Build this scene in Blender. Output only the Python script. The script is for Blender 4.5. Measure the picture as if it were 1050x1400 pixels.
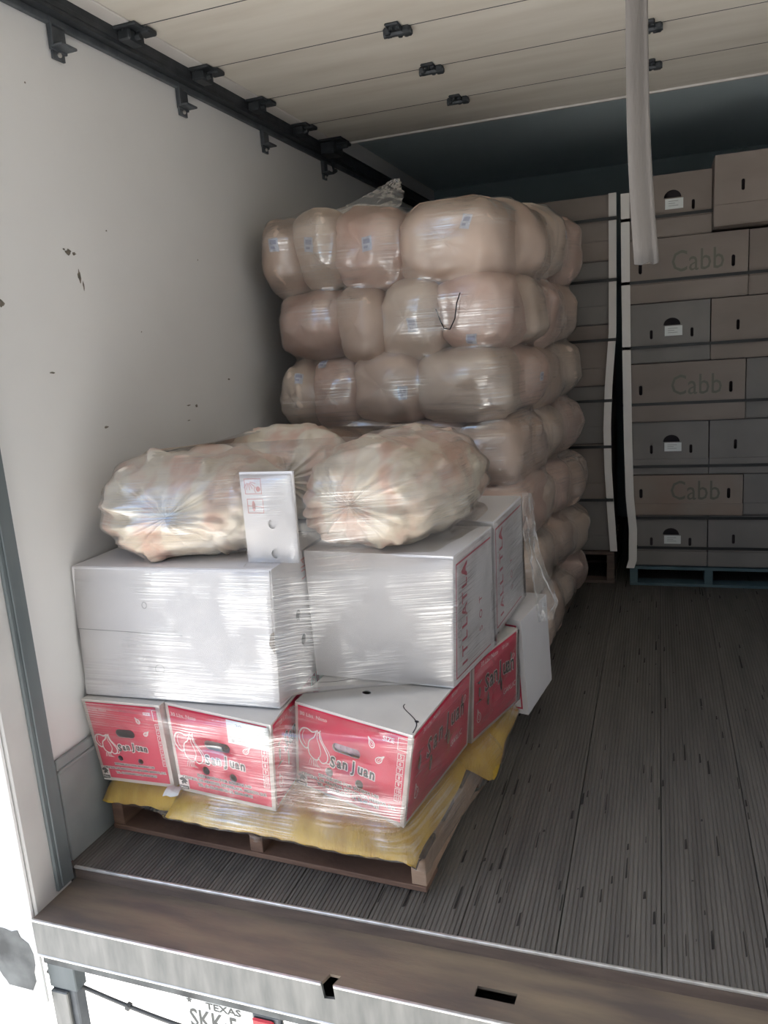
import bpy, bmesh, math, random
import numpy as np
from mathutils import Vector, Matrix, noise
from mathutils.bvhtree import BVHTree

scene = bpy.context.scene
for o in list(bpy.data.objects):
    bpy.data.objects.remove(o)
COL = scene.collection
random.seed(7)

# ------------------------------------------------------------------ camera
cam_d = bpy.data.cameras.new('camera')
cam = bpy.data.objects.new('camera', cam_d)
COL.objects.link(cam)
cam_d.sensor_fit = 'VERTICAL'
cam_d.sensor_height = 36.0
cam_d.lens = 36.0 * 1066.0 / 1400.0
cam_d.clip_start = 0.05
_right = Vector((0.9434282, 0.32401341, -0.07041691))
_down = Vector((0.00130948, -0.21600894, -0.97639051))
_fwd = Vector((-0.3315743, 0.92106213, -0.20421321))
_m = Matrix((_right, -_down, -_fwd)).transposed().to_4x4()
_m.translation = Vector((1.74, 0.0, 1.5))
cam.matrix_world = _m
scene.camera = cam

# ------------------------------------------------------------------ world, sun, exposure
world = bpy.data.worlds.new('world')
scene.world = world
world.use_nodes = True
wn = world.node_tree
wn.nodes.clear()
_sky = wn.nodes.new('ShaderNodeTexSky')
_sky.sky_type = 'NISHITA'
_sky.sun_disc = False
_sky.sun_elevation = math.radians(52)
_sky.sun_rotation = math.radians(250)
_sky.air_density = 1.0
_sky.dust_density = 1.0
_bg = wn.nodes.new('ShaderNodeBackground')
_bg.inputs['Strength'].default_value = 0.17
_out = wn.nodes.new('ShaderNodeOutputWorld')
wn.links.new(_sky.outputs[0], _bg.inputs['Color'])
wn.links.new(_bg.outputs[0], _out.inputs['Surface'])

sun_d = bpy.data.lights.new('sun', 'SUN')
sun_d.energy = 9.0
sun_d.angle = math.radians(1.0)
sun_d.color = (1.0, 0.96, 0.92)
sun = bpy.data.objects.new('sun', sun_d)
COL.objects.link(sun)
_d = Vector((0.62, -0.12, -0.85))          # light travels to the right, slightly away from the truck
sun.rotation_euler = _d.to_track_quat('-Z', 'Y').to_euler()
sun.location = (-6, 4, 9)

vs = scene.view_settings
vs.view_transform = 'Standard'
vs.look = 'None'
vs.exposure = 1.02
vs.gamma = 1.0
vs.use_curve_mapping = False

# ------------------------------------------------------------------ helpers: materials
def mk(name, c1, c2=None, scale=8.0, rough=0.6, metal=0.0, bump=0.0, bscale=60.0, stretch=(1, 1, 1),
       contrast=(0.3, 0.7), spec=0.4, rvar=0.0, detail=5.0, sub=0.0):
    m = bpy.data.materials.new(name)
    m.use_nodes = True
    nt = m.node_tree
    p = nt.nodes['Principled BSDF']
    p.inputs['Roughness'].default_value = rough
    p.inputs['Metallic'].default_value = metal
    p.inputs['Specular IOR Level'].default_value = spec
    p.inputs['Base Color'].default_value = (*c1, 1)
    if sub:
        p.inputs['Subsurface Weight'].default_value = sub
        p.inputs['Subsurface Radius'].default_value = (0.05, 0.03, 0.02)
    tc = nt.nodes.new('ShaderNodeTexCoord')
    mp = nt.nodes.new('ShaderNodeMapping')
    mp.inputs['Scale'].default_value = stretch
    nt.links.new(tc.outputs['Object'], mp.inputs['Vector'])
    if c2:
        n = nt.nodes.new('ShaderNodeTexNoise')
        n.inputs['Scale'].default_value = scale
        n.inputs['Detail'].default_value = detail
        nt.links.new(mp.outputs[0], n.inputs['Vector'])
        r = nt.nodes.new('ShaderNodeValToRGB')
        r.color_ramp.elements[0].position = contrast[0]
        r.color_ramp.elements[1].position = contrast[1]
        r.color_ramp.elements[0].color = (*c1, 1)
        r.color_ramp.elements[1].color = (*c2, 1)
        nt.links.new(n.outputs['Fac'], r.inputs['Fac'])
        nt.links.new(r.outputs[0], p.inputs['Base Color'])
        if rvar:
            mr = nt.nodes.new('ShaderNodeMapRange')
            mr.inputs['To Min'].default_value = max(0.02, rough - rvar)
            mr.inputs['To Max'].default_value = min(1, rough + rvar)
            nt.links.new(n.outputs['Fac'], mr.inputs['Value'])
            nt.links.new(mr.outputs[0], p.inputs['Roughness'])
    if bump:
        n2 = nt.nodes.new('ShaderNodeTexNoise')
        n2.inputs['Scale'].default_value = bscale
        n2.inputs['Detail'].default_value = 4
        nt.links.new(mp.outputs[0], n2.inputs['Vector'])
        b = nt.nodes.new('ShaderNodeBump')
        b.inputs['Strength'].default_value = bump
        b.inputs['Distance'].default_value = 0.004
        nt.links.new(n2.outputs['Fac'], b.inputs['Height'])
        nt.links.new(b.outputs[0], p.inputs['Normal'])
    return m

def mk_film(name, haze=0.05, streak=0.20, gloss=0.14, rough=0.10, su=3.0, sv=170.0, bstr=0.6, shift=0.0):
    """clear stretch film: mostly transparent, glossy wrinkles and milky streaks running around the load (UV: metres)"""
    m = bpy.data.materials.new(name)
    m.use_nodes = True
    nt = m.node_tree
    nt.nodes.clear()
    L = nt.links.new
    out = nt.nodes.new('ShaderNodeOutputMaterial')
    tr = nt.nodes.new('ShaderNodeBsdfTransparent')
    tr.inputs['Color'].default_value = (0.985, 0.98, 0.97, 1)
    df = nt.nodes.new('ShaderNodeBsdfDiffuse')
    df.inputs['Color'].default_value = (0.9, 0.89, 0.87, 1)
    tl = nt.nodes.new('ShaderNodeBsdfTranslucent')
    tl.inputs['Color'].default_value = (0.9, 0.89, 0.87, 1)
    gl = nt.nodes.new('ShaderNodeBsdfGlossy')
    gl.inputs['Roughness'].default_value = rough
    gl.inputs['Color'].default_value = (1, 1, 1, 1)
    tc = nt.nodes.new('ShaderNodeTexCoord')
    mp = nt.nodes.new('ShaderNodeMapping')
    mp.inputs['Scale'].default_value = (su, sv, 1)
    mp.inputs['Rotation'].default_value = (0, 0, 0.02)
    n1 = nt.nodes.new('ShaderNodeTexNoise')
    n1.inputs['Scale'].default_value = 1.0
    n1.inputs['Detail'].default_value = 3
    n1.inputs['Distortion'].default_value = 0.4
    L(tc.outputs['UV'], mp.inputs['Vector'])
    L(mp.outputs[0], n1.inputs['Vector'])
    # large patches where the film is pulled tight or bunched
    n2 = nt.nodes.new('ShaderNodeTexNoise')
    n2.inputs['Scale'].default_value = 3.6
    n2.inputs['Detail'].default_value = 3
    mp2 = nt.nodes.new('ShaderNodeMapping'); mp2.inputs['Location'].default_value = (shift, 0.37 * shift, 0)
    L(tc.outputs['UV'], mp2.inputs['Vector']); L(mp2.outputs[0], n2.inputs['Vector'])
    r1 = nt.nodes.new('ShaderNodeMapRange')
    r1.inputs['From Min'].default_value = 0.46
    r1.inputs['From Max'].default_value = 0.70
    L(n1.outputs['Fac'], r1.inputs['Value'])
    r2 = nt.nodes.new('ShaderNodeMapRange')
    r2.inputs['From Min'].default_value = 0.43
    r2.inputs['From Max'].default_value = 0.63
    L(n2.outputs['Fac'], r2.inputs['Value'])
    mul = nt.nodes.new('ShaderNodeMath'); mul.operation = 'MULTIPLY'
    L(r1.outputs[0], mul.inputs[0]); L(r2.outputs[0], mul.inputs[1])
    hz = nt.nodes.new('ShaderNodeMath'); hz.operation = 'MULTIPLY_ADD'
    hz.inputs[1].default_value = streak; hz.inputs[2].default_value = haze
    L(mul.outputs[0], hz.inputs[0])
    # wrinkles
    n3 = nt.nodes.new('ShaderNodeTexNoise')
    n3.inputs['Scale'].default_value = 26.0
    n3.inputs['Detail'].default_value = 3
    n3.inputs['Distortion'].default_value = 1.2
    L(tc.outputs['UV'], n3.inputs['Vector'])
    ad = nt.nodes.new('ShaderNodeMath'); ad.operation = 'MULTIPLY_ADD'
    ad.inputs[1].default_value = 0.8
    L(n3.outputs['Fac'], ad.inputs[0]); L(n1.outputs['Fac'], ad.inputs[2])
    bp = nt.nodes.new('ShaderNodeBump')
    bp.inputs['Strength'].default_value = bstr
    bp.inputs['Distance'].default_value = 0.0016
    L(ad.outputs[0], bp.inputs['Height'])
    L(bp.outputs[0], gl.inputs['Normal'])
    ms = nt.nodes.new('ShaderNodeMixShader'); ms.inputs[0].default_value = 0.35
    L(df.outputs[0], ms.inputs[1]); L(tl.outputs[0], ms.inputs[2])
    m1 = nt.nodes.new('ShaderNodeMixShader')
    L(hz.outputs[0], m1.inputs[0]); L(tr.outputs[0], m1.inputs[1]); L(ms.outputs[0], m1.inputs[2])
    fr = nt.nodes.new('ShaderNodeFresnel')
    fr.inputs['IOR'].default_value = 1.45
    L(bp.outputs[0], fr.inputs['Normal'])
    g2 = nt.nodes.new('ShaderNodeMath'); g2.operation = 'MULTIPLY_ADD'
    g2.inputs[1].default_value = gloss
    L(mul.outputs[0], g2.inputs[0])
    g5 = nt.nodes.new('ShaderNodeMath'); g5.operation = 'MULTIPLY'
    g5.inputs[1].default_value = gloss * 0.2
    L(r2.outputs[0], g5.inputs[0]); L(g5.outputs[0], g2.inputs[2])
    g3 = nt.nodes.new('ShaderNodeMath'); g3.operation = 'ADD'; g3.use_clamp = True
    L(fr.outputs[0], g3.inputs[0]); L(g2.outputs[0], g3.inputs[1])
    g4 = nt.nodes.new('ShaderNodeMath'); g4.operation = 'MULTIPLY'
    g4.inputs[1].default_value = 0.85
    L(g3.outputs[0], g4.inputs[0])
    m2 = nt.nodes.new('ShaderNodeMixShader')
    L(g4.outputs[0], m2.inputs[0]); L(m1.outputs[0], m2.inputs[1]); L(gl.outputs[0], m2.inputs[2])
    L(m2.outputs[0], out.inputs['Surface'])
    return m

M = {}
M['wall'] = mk('wall_white', (0.70, 0.69, 0.675), (0.75, 0.74, 0.725), 1.6, 0.45, bump=0.05, bscale=30)
M['kick'] = mk('kick_plate_metal', (0.25, 0.27, 0.27), (0.33, 0.35, 0.345), 6, 0.5, 0.0, bump=0.1, bscale=20)
M['ceil'] = mk('ceiling_dark', (0.64, 0.76, 0.79), (0.70, 0.81, 0.84), 1.5, 0.6)
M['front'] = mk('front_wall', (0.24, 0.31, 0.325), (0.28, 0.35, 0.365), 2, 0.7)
M['door'] = mk('door_panel_cream', (0.60, 0.55, 0.47), (0.72, 0.68, 0.60), 3.0, 0.5, stretch=(0.5, 3, 1), bump=0.05)
M['door_edge'] = mk('door_edge_pale', (0.62, 0.58, 0.54), (0.70, 0.67, 0.63), 5, 0.5)
M['black'] = mk('black_steel', (0.022, 0.026, 0.03), (0.05, 0.055, 0.06), 20, 0.5, 0.2, bump=0.2)
M['bracket'] = mk('bracket_grey', (0.07, 0.08, 0.09), (0.12, 0.13, 0.14), 20, 0.5, 0.3)
M['floor'] = mk('floor_brown_grey', (0.118, 0.11, 0.099), (0.17, 0.158, 0.14), 3.0, 0.55, bump=0.15, bscale=90,
                stretch=(6, 0.7, 1), spec=0.35)
M['floor_b'] = mk('floor_wear', (0.11, 0.102, 0.092), (0.158, 0.147, 0.131), 3.4, 0.55, bump=0.15, bscale=80, stretch=(7, 0.5, 1), spec=0.35)
M['gouge'] = mk('floor_gouge', (0.02, 0.018, 0.016), None, rough=0.7)
M['sill'] = mk('sill_worn_steel', (0.17, 0.14, 0.125), (0.34, 0.27, 0.19), 3.0, 0.45, 0.35, bump=0.1, bscale=40, stretch=(1, 5, 5), rvar=0.12)
M['sill_face'] = mk('sill_face_steel', (0.13, 0.135, 0.13), (0.22, 0.22, 0.21), 9, 0.5, 0.3, bump=0.1, bscale=30, stretch=(3, 1, 0.6))
M['edge'] = mk('bright_worn_edge', (0.55, 0.53, 0.50), (0.8, 0.78, 0.74), 30, 0.35, 0.6)
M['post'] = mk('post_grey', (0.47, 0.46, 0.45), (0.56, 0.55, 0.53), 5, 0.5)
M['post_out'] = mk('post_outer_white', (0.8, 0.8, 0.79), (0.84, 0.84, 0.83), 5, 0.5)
M['stain'] = mk('black_grease', (0.03, 0.033, 0.035), (0.14, 0.15, 0.15), 12, 0.6)
M['seal'] = mk('seal_dark', (0.10, 0.12, 0.125), (0.16, 0.18, 0.185), 9, 0.55, stretch=(1, 1, 0.2))
M['scuff'] = mk('scuff', (0.10, 0.09, 0.075), (0.22, 0.19, 0.15), 60, 0.7)
M['dock'] = mk('dock_paint', (0.30, 0.30, 0.295), (0.36, 0.36, 0.355), 2, 0.8)
M['ground'] = mk('ground_concrete', (0.62, 0.61, 0.58), (0.72, 0.71, 0.68), 2, 0.8, bump=0.2)
M['card_white'] = mk('white_carton', (0.70, 0.68, 0.69), (0.75, 0.73, 0.735), 5, 0.55, bump=0.03, bscale=25)
M['card_grey'] = mk('white_carton_top', (0.62, 0.59, 0.55), (0.70, 0.67, 0.62), 7, 0.6, bump=0.04, bscale=25)
M['red'] = mk('carton_red_print', (0.62, 0.036, 0.09), (0.70, 0.055, 0.115), 8, 0.42)
M['red_ink'] = mk('red_ink', (0.55, 0.05, 0.10), None, rough=0.5)
M['red_faint'] = mk('red_ink_faint', (0.68, 0.33, 0.31), None, rough=0.5)
M['white_ink'] = mk('white_ink', (0.86, 0.82, 0.80), None, rough=0.5)
M['dark_ink'] = mk('dark_ink', (0.07, 0.075, 0.07), None, rough=0.5)
M['grey_ink'] = mk('grey_ink', (0.33, 0.33, 0.33), None, rough=0.5)
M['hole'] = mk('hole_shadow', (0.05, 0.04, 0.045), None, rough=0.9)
M['purple'] = mk('purple_skin', (0.32, 0.20, 0.28), (0.5, 0.38, 0.44), 30, 0.5)
M['wood'] = mk('pallet_wood', (0.16, 0.09, 0.065), (0.25, 0.15, 0.105), 6, 0.7, bump=0.3, bscale=60, stretch=(1, 1, 8))
M['wood_dark'] = mk('pallet_wood_dark', (0.10, 0.075, 0.065), (0.17, 0.125, 0.10), 6, 0.7, bump=0.3, bscale=60, stretch=(1, 8, 8))
M['wood_pale'] = mk('pallet_block_wood', (0.36, 0.24, 0.17), (0.46, 0.32, 0.23), 6, 0.7, bump=0.3, bscale=60, stretch=(1, 8, 8))
M['teal_wood'] = mk('pallet_teal_paint', (0.07, 0.125, 0.15), (0.11, 0.17, 0.19), 9, 0.6, bump=0.2)
M['yellow'] = mk('yellow_woven_sack', (0.50, 0.30, 0.022), (0.66, 0.44, 0.06), 9, 0.5, bump=0.8, bscale=70, stretch=(2.5, 1, 0.6))
M['sack'] = mk('peach_sack', (0.62, 0.46, 0.365), (0.74, 0.59, 0.49), 5, 0.42, bump=0.10, bscale=22, sub=0.0, spec=0.3)
M['sack2'] = mk('peach_sack_pale', (0.66, 0.52, 0.42), (0.76, 0.64, 0.54), 6, 0.42, bump=0.10, bscale=20, spec=0.3)
M['sack3'] = mk('peach_sack_pink', (0.66, 0.45, 0.37), (0.77, 0.60, 0.51), 9, 0.42, bump=0.12, bscale=26, spec=0.3)
M['bundle'] = mk('pale_bundle', (0.72, 0.50, 0.40), (0.80, 0.72, 0.60), 6, 0.35, bump=0.25, bscale=14, contrast=(0.38, 0.56), stretch=(2.2, 1, 1), detail=2.5)
M['tag'] = mk('tag_white_blue', (0.55, 0.57, 0.66), (0.70, 0.71, 0.76), 60, 0.4)
M['tag_ink'] = mk('tag_blue_ink', (0.40, 0.41, 0.52), None, rough=0.5)
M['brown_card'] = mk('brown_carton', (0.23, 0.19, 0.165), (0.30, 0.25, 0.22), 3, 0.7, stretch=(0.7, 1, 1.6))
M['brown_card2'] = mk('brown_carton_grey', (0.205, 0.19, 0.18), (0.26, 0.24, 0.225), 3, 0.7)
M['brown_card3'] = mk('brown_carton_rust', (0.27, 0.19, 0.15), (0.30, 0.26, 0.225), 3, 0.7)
M['card_ink'] = mk('faded_green_ink', (0.16, 0.155, 0.125), None, rough=0.7)
M['postboard'] = mk('corner_board_white', (0.80, 0.765, 0.72), (0.86, 0.82, 0.78), 5, 0.6)
M['strap'] = mk('black_strap', (0.02, 0.02, 0.02), None, rough=0.4)
M['webbing'] = mk('webbing_beige', (0.145, 0.128, 0.113), (0.18, 0.16, 0.142), 20, 0.8, bump=0.3, bscale=200, stretch=(1, 1, 0.2))
M['rubber'] = mk('cable_rubber', (0.12, 0.12, 0.115), None, rough=0.6)
M['plate'] = mk('plate_white', (0.74, 0.76, 0.74), None, rough=0.4)
M['tail'] = mk('red_lens', (0.55, 0.04, 0.05), None, rough=0.25)
M['film'] = mk_film('stretch_film', haze=0.075, streak=0.20, gloss=0.50, rough=0.10, sv=230.0, bstr=0.8, shift=2.9)
M['film_sack'] = mk_film('stretch_film_sacks', haze=0.10, streak=0.14, gloss=0.45, rough=0.14, su=3, sv=150)
M['film_tail'] = mk_film('stretch_film_bunched', haze=0.14, streak=0.30, gloss=0.12, rough=0.2, su=60, sv=8, bstr=1.0)

# ------------------------------------------------------------------ helpers: objects
ORG = {}          # object name -> world origin of its root
GEO = {}          # object -> (world verts, faces) for the film membranes

def tag(o, label=None, cat=None, group=None, kind=None):
    if label: o['label'] = label
    if cat: o['category'] = cat
    if group: o['group'] = group
    if kind: o['kind'] = kind
    return o

def thing(name, loc, label, cat, group=None, kind=None):
    o = bpy.data.objects.new(name, None)
    o.empty_display_size = 0.05
    COL.objects.link(o)
    o.location = loc
    ORG[o] = Vector(loc)
    return tag(o, label, cat, group, kind)

def mesh_obj(name, verts, faces, m, parent=None, smooth=False, uv=None, origin=None):
    """verts in world metres; a parented mesh is stored relative to its root's origin"""
    if parent is not None:
        org = ORG[parent]
    else:
        org = Vector(origin) if origin is not None else Vector((0, 0, 0))
    me = bpy.data.meshes.new(name)
    me.from_pydata([(v[0] - org[0], v[1] - org[1], v[2] - org[2]) for v in verts], [], faces)
    if uv is not None:
        ul = me.uv_layers.new(name='UVMap')
        li = [l.vertex_index for l in me.loops]
        for i, vi in enumerate(li):
            ul.data[i].uv = uv[vi]
    me.materials.append(M[m] if isinstance(m, str) else m)
    if smooth:
        me.polygons.foreach_set('use_smooth', [True] * len(me.polygons))
    me.update()
    o = bpy.data.objects.new(name, me)
    COL.objects.link(o)
    if parent is not None:
        o.parent = parent
        ORG[o] = org
    else:
        o.location = org
        ORG[o] = org
    GEO[o] = (verts, faces)
    if parent is not None and any(w in name for w in ('lettering', 'marks', 'rings', 'icons', 'slits', 'sticker_lines', 'red_print', 'recycling', 'red_line', 'bulbs', 'side_print', 'front_print')): o['kind'] = 'stuff'
    return o

class MB:
    """collects shapes into one mesh"""
    def __init__(s): s.v = []; s.f = []
    def add(s, v, f):
        n = len(s.v); s.v += [tuple(q) for q in v]; s.f += [tuple(i + n for i in q) for q in f]; return s
    def box(s, x0, x1, y0, y1, z0, z1):
        return s.hexa([(x0, y0), (x1, y0), (x1, y1), (x0, y1)], z0, [(x0, y0), (x1, y0), (x1, y1), (x0, y1)], z1)
    def hexa(s, b, z0, t, z1):
        v = [(p[0], p[1], z0) for p in b] + [(p[0], p[1], z1) for p in t]
        return s.add(v, [(3, 2, 1, 0), (4, 5, 6, 7), (0, 1, 5, 4), (1, 2, 6, 5), (2, 3, 7, 6), (3, 0, 4, 7)])
    def bbox(s, x0, x1, y0, y1, z0, z1, b=0.004):
        """bevelled box"""
        bm = bmesh.new()
        bmesh.ops.create_cube(bm, size=1)
        for w in bm.verts:
            w.co = ((x0 + x1) / 2 + w.co.x * (x1 - x0), (y0 + y1) / 2 + w.co.y * (y1 - y0), (z0 + z1) / 2 + w.co.z * (z1 - z0))
        bmesh.ops.bevel(bm, geom=bm.edges[:], offset=b, segments=1, affect='EDGES')
        bm.verts.index_update()
        s.add([w.co[:] for w in bm.verts], [[w.index for w in f.verts] for f in bm.faces])
        bm.free()
        return s
    def tube(s, pts, r, n=8):
        pts = [Vector(p) for p in pts]
        rings = []
        for i, p in enumerate(pts):
            d = (pts[min(i + 1, len(pts) - 1)] - pts[max(i - 1, 0)]).normalized()
            a = d.cross(Vector((0, 0, 1)))
            if a.length < 1e-3: a = d.cross(Vector((1, 0, 0)))
            a.normalize(); b = d.cross(a)
            rr = r[i] if isinstance(r, (list, tuple)) else r
            rings.append([p + (a * math.cos(t) + b * math.sin(t)) * rr for t in [2 * math.pi * k / n for k in range(n)]])
        v = [q[:] for ring in rings for q in ring]
        f = []
        for i in range(len(pts) - 1):
            for k in range(n):
                f.append((i * n + k, i * n + (k + 1) % n, (i + 1) * n + (k + 1) % n, (i + 1) * n + k))
        f.append(tuple(range(n))[::-1]); f.append(tuple((len(pts) - 1) * n + k for k in range(n)))
        return s.add(v, f)
    def xf(s, fn): s.v = [tuple(fn(Vector(p))) for p in s.v]; return s
    def obj(s, name, m, parent=None, smooth=False, origin=None): return mesh_obj(name, s.v, s.f, m, parent, smooth, None, origin)

def share(o, name, parent, loc, rot=None):
    """a copy of a part that shares mesh data"""
    c = o.copy(); c.name = name
    COL.objects.link(c); c.parent = parent
    c.location = loc
    if rot: c.rotation_euler = rot
    ORG[c] = ORG[parent]
    return c

# ---- 2D print shapes
def text2d(s, size, x=0, y=0, align='LEFT', rot=0, sx=1.0, offset=0.0, shear=0.0):
    cu = bpy.data.curves.new('tmp', 'FONT')
    cu.body = s; cu.size = size; cu.align_x = align; cu.align_y = 'CENTER'; cu.offset = offset; cu.shear = shear
    cu.resolution_u = 2
    o = bpy.data.objects.new('tmp', cu); COL.objects.link(o)
    dg = bpy.context.evaluated_depsgraph_get()
    me = o.evaluated_get(dg).to_mesh()
    c, n = math.cos(rot), math.sin(rot)
    v = [(x + (p.co.x * sx) * c - p.co.y * n, y + (p.co.x * sx) * n + p.co.y * c) for p in me.vertices]
    f = [tuple(p.vertices) for p in me.polygons]
    bpy.data.objects.remove(o); bpy.data.curves.remove(cu)
    return v, f

def fill2d(outer, holes=()):
    cu = bpy.data.curves.new('tmp', 'CURVE'); cu.dimensions = '2D'; cu.fill_mode = 'BOTH'
    for ring in [outer] + list(holes):
        sp = cu.splines.new('POLY'); sp.points.add(len(ring) - 1)
        for i, p in enumerate(ring): sp.points[i].co = (p[0], p[1], 0, 1)
        sp.use_cyclic_u = True
    o = bpy.data.objects.new('tmp', cu); COL.objects.link(o)
    dg = bpy.context.evaluated_depsgraph_get()
    me = o.evaluated_get(dg).to_mesh()
    v = [(p.co.x, p.co.y) for p in me.vertices]; f = [tuple(p.vertices) for p in me.polygons]
    # keep a single orientation
    g = []
    for q in f:
        a = sum(v[q[i]][0] * v[q[(i + 1) % len(q)]][1] - v[q[(i + 1) % len(q)]][0] * v[q[i]][1] for i in range(len(q)))
        g.append(q if a > 0 else q[::-1])
    bpy.data.objects.remove(o); bpy.data.curves.remove(cu)
    return v, g

def ellipse(cx, cy, rx, ry, n=20, rot=0):
    c, s = math.cos(rot), math.sin(rot)
    return [(cx + rx * math.cos(t) * c - ry * math.sin(t) * s, cy + rx * math.cos(t) * s + ry * math.sin(t) * c)
            for t in [2 * math.pi * k / n for k in range(n)]]

def capsule(cx, cy, w, h, n=8):
    r = h / 2
    a = [(cx + w / 2 - r + r * math.cos(t), cy + r * math.sin(t)) for t in [-math.pi / 2 + math.pi * k / n for k in range(n + 1)]]
    b = [(cx - w / 2 + r + r * math.cos(t), cy + r * math.sin(t)) for t in [math.pi / 2 + math.pi * k / n for k in range(n + 1)]]
    return a + b

def stroke(pts, w, closed=False):
    """a flat ribbon along a smooth path"""
    P = [Vector((p[0], p[1])) for p in pts]
    Q = []
    n = len(P)
    rng = range(n) if closed else range(n - 1)
    for i in rng:       # catmull-rom
        p0 = P[(i - 1) % n] if closed else P[max(i - 1, 0)]
        p1, p2 = P[i], P[(i + 1) % n]
        p3 = P[(i + 2) % n] if closed else P[min(i + 2, n - 1)]
        for k in range(4):
            t = k / 4
            Q.append(0.5 * ((2 * p1) + (p2 - p0) * t + (2 * p0 - 5 * p1 + 4 * p2 - p3) * t * t + (3 * p1 - p0 - 3 * p2 + p3) * t ** 3))
    if not closed: Q.append(P[-1])
    m = len(Q); v = []; f = []
    for i in range(m):
        d = (Q[(i + 1) % m] - Q[i - 1]) if closed else (Q[min(i + 1, m - 1)] - Q[max(i - 1, 0)])
        d = d.normalized() if d.length > 1e-9 else Vector((1, 0))
        nrm = Vector((-d.y, d.x)) * w / 2
        v += [tuple(Q[i] - nrm), tuple(Q[i] + nrm)]
    for i in range(m if closed else m - 1):
        j = (i + 1) % m
        f.append((2 * i, 2 * j, 2 * j + 1, 2 * i + 1))
    return v, f

def rect(x0, x1, y0, y1): return [(x0, y0), (x1, y0), (x1, y1), (x0, y1)]
def frame2d(x0, x1, y0, y1, w): return fill2d(rect(x0, x1, y0, y1), [rect(x0 + w, x1 - w, y0 + w, y1 - w)])

class Flat:
    def __init__(s): s.v = []; s.f = []
    def add(s, vf):
        n = len(s.v); s.v += list(vf[0]); s.f += [tuple(i + n for i in q) for q in vf[1]]; return s

class Panel:
    """a box face: bilinear quad, bl, br, tr, tl in world metres, outward normal follows from the order"""
    def __init__(s, bl, br, tr, tl):
        s.c = [Vector(p) for p in (bl, br, tr, tl)]
        s.W = ((s.c[1] - s.c[0]).length + (s.c[2] - s.c[3]).length) / 2
        s.H = ((s.c[3] - s.c[0]).length + (s.c[2] - s.c[1]).length) / 2
        s.n = ((s.c[1] - s.c[0]).cross(s.c[3] - s.c[0])).normalized()
    def at(s, x, y, off=0.0):
        u, v = x / s.W, y / s.H
        a, b, c, d = s.c
        return a * (1 - u) * (1 - v) + b * u * (1 - v) + c * u * v + d * (1 - u) * v + s.n * off
    def put(s, flat, off, maxlen=0.05):
        bm = bmesh.new()
        vs_ = [bm.verts.new((p[0], p[1], 0)) for p in flat.v]
        for q in flat.f:
            try: bm.faces.new([vs_[i] for i in q])
            except ValueError: pass
        for _ in range(4):
            es = [e for e in bm.edges if e.calc_length() > maxlen]
            if not es: break
            bmesh.ops.subdivide_edges(bm, edges=es, cuts=1)
            bmesh.ops.triangulate(bm, faces=[f for f in bm.faces if len(f.verts) > 4])
        bm.verts.index_update()
        v = [s.at(w.co.x, w.co.y, off)[:] for w in bm.verts]
        f = [tuple(w.index for w in q.verts) for q in bm.faces]
        bm.free()
        return v, f

def carton_panels(b, z0, t, z1):
    """b, t: four plan corners fl, fr, br, bl; z0, z1 heights (numbers or four numbers)"""
    z0 = [z0] * 4 if not isinstance(z0, (list, tuple)) else z0
    z1 = [z1] * 4 if not isinstance(z1, (list, tuple)) else z1
    B = [Vector((b[i][0], b[i][1], z0[i])) for i in range(4)]
    T = [Vector((t[i][0], t[i][1], z1[i])) for i in range(4)]
    return {'front': Panel(B[0], B[1], T[1], T[0]), 'right': Panel(B[1], B[2], T[2], T[1]),
            'back': Panel(B[2], B[3], T[3], T[2]), 'left': Panel(B[3], B[0], T[0], T[3]),
            'top': Panel(T[0], T[1], T[2], T[3]), 'bottom': Panel(B[3], B[2], B[1], B[0])}

def carton_body(panels, holes, thick=0.004):
    """shell of six panels, with real cut-outs, given thickness"""
    mb = MB()
    for k, p in panels.items():
        h = holes.get(k, [])
        fl = Flat().add(fill2d(rect(0, p.W, 0, p.H), h))
        v, f = p.put(fl, 0.0, 0.09)
        if h:        # cut edge of the card
            for ring in h:
                n = len(ring)
                vv = [p.at(q[0], q[1], 0)[:] for q in ring] + [p.at(q[0], q[1], -thick)[:] for q in ring]
                mb.add(vv, [(i, (i + 1) % n, n + (i + 1) % n, n + i) for i in range(n)])
        mb.add(v, f)
    return mb

# ------------------------------------------------------------------ THE SETTING
X1 = 2.50; YB = 6.6; ZC = 2.74; Y0 = 1.685
# floor: ribbed extruded planks running into the trailer
floor = mesh_obj('floor', MB().box(0, X1, Y0, YB, -0.09, -0.012).v, MB().box(0, X1, Y0, YB, -0.09, -0.012).f, 'gouge')
tag(floor, 'dark ribbed trailer floor running under the pallets', 'floor', kind='structure')
def plank_mesh(w, ribs):
    v, f = [], []
    prof = []
    p = w / ribs
    prof.append((0.0, -0.012)); prof.append((0.0015, -0.004))
    for k in range(ribs):
        a = k * p
        prof += [(a + p * 0.12, -0.0028), (a + p * 0.28, 0.0), (a + p * 0.80, 0.0), (a + p * 0.94, -0.0028)]
    prof += [(w - 0.0015, -0.004), (w, -0.012)]
    for y in (Y0, YB):
        v += [(q[0], y, q[1]) for q in prof]
    n = len(prof)
    f = [(i, i + 1, n + i + 1, n + i) for i in range(n - 1)]
    f.append(tuple(range(n))[::-1])
    return v, f
pw = X1 / 10
pv, pf = plank_mesh(pw, 20)
first = mesh_obj('floor_plank', pv, pf, 'floor', floor)
pb = first.data.copy(); pb.materials[0] = M['floor_b']
for k in range(1, 10):
    c = share(first, 'floor_plank', floor, (k * pw, 0, 0))
    if k % 2: c.data = pb
rg = random.Random(3)
gm = MB()
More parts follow.
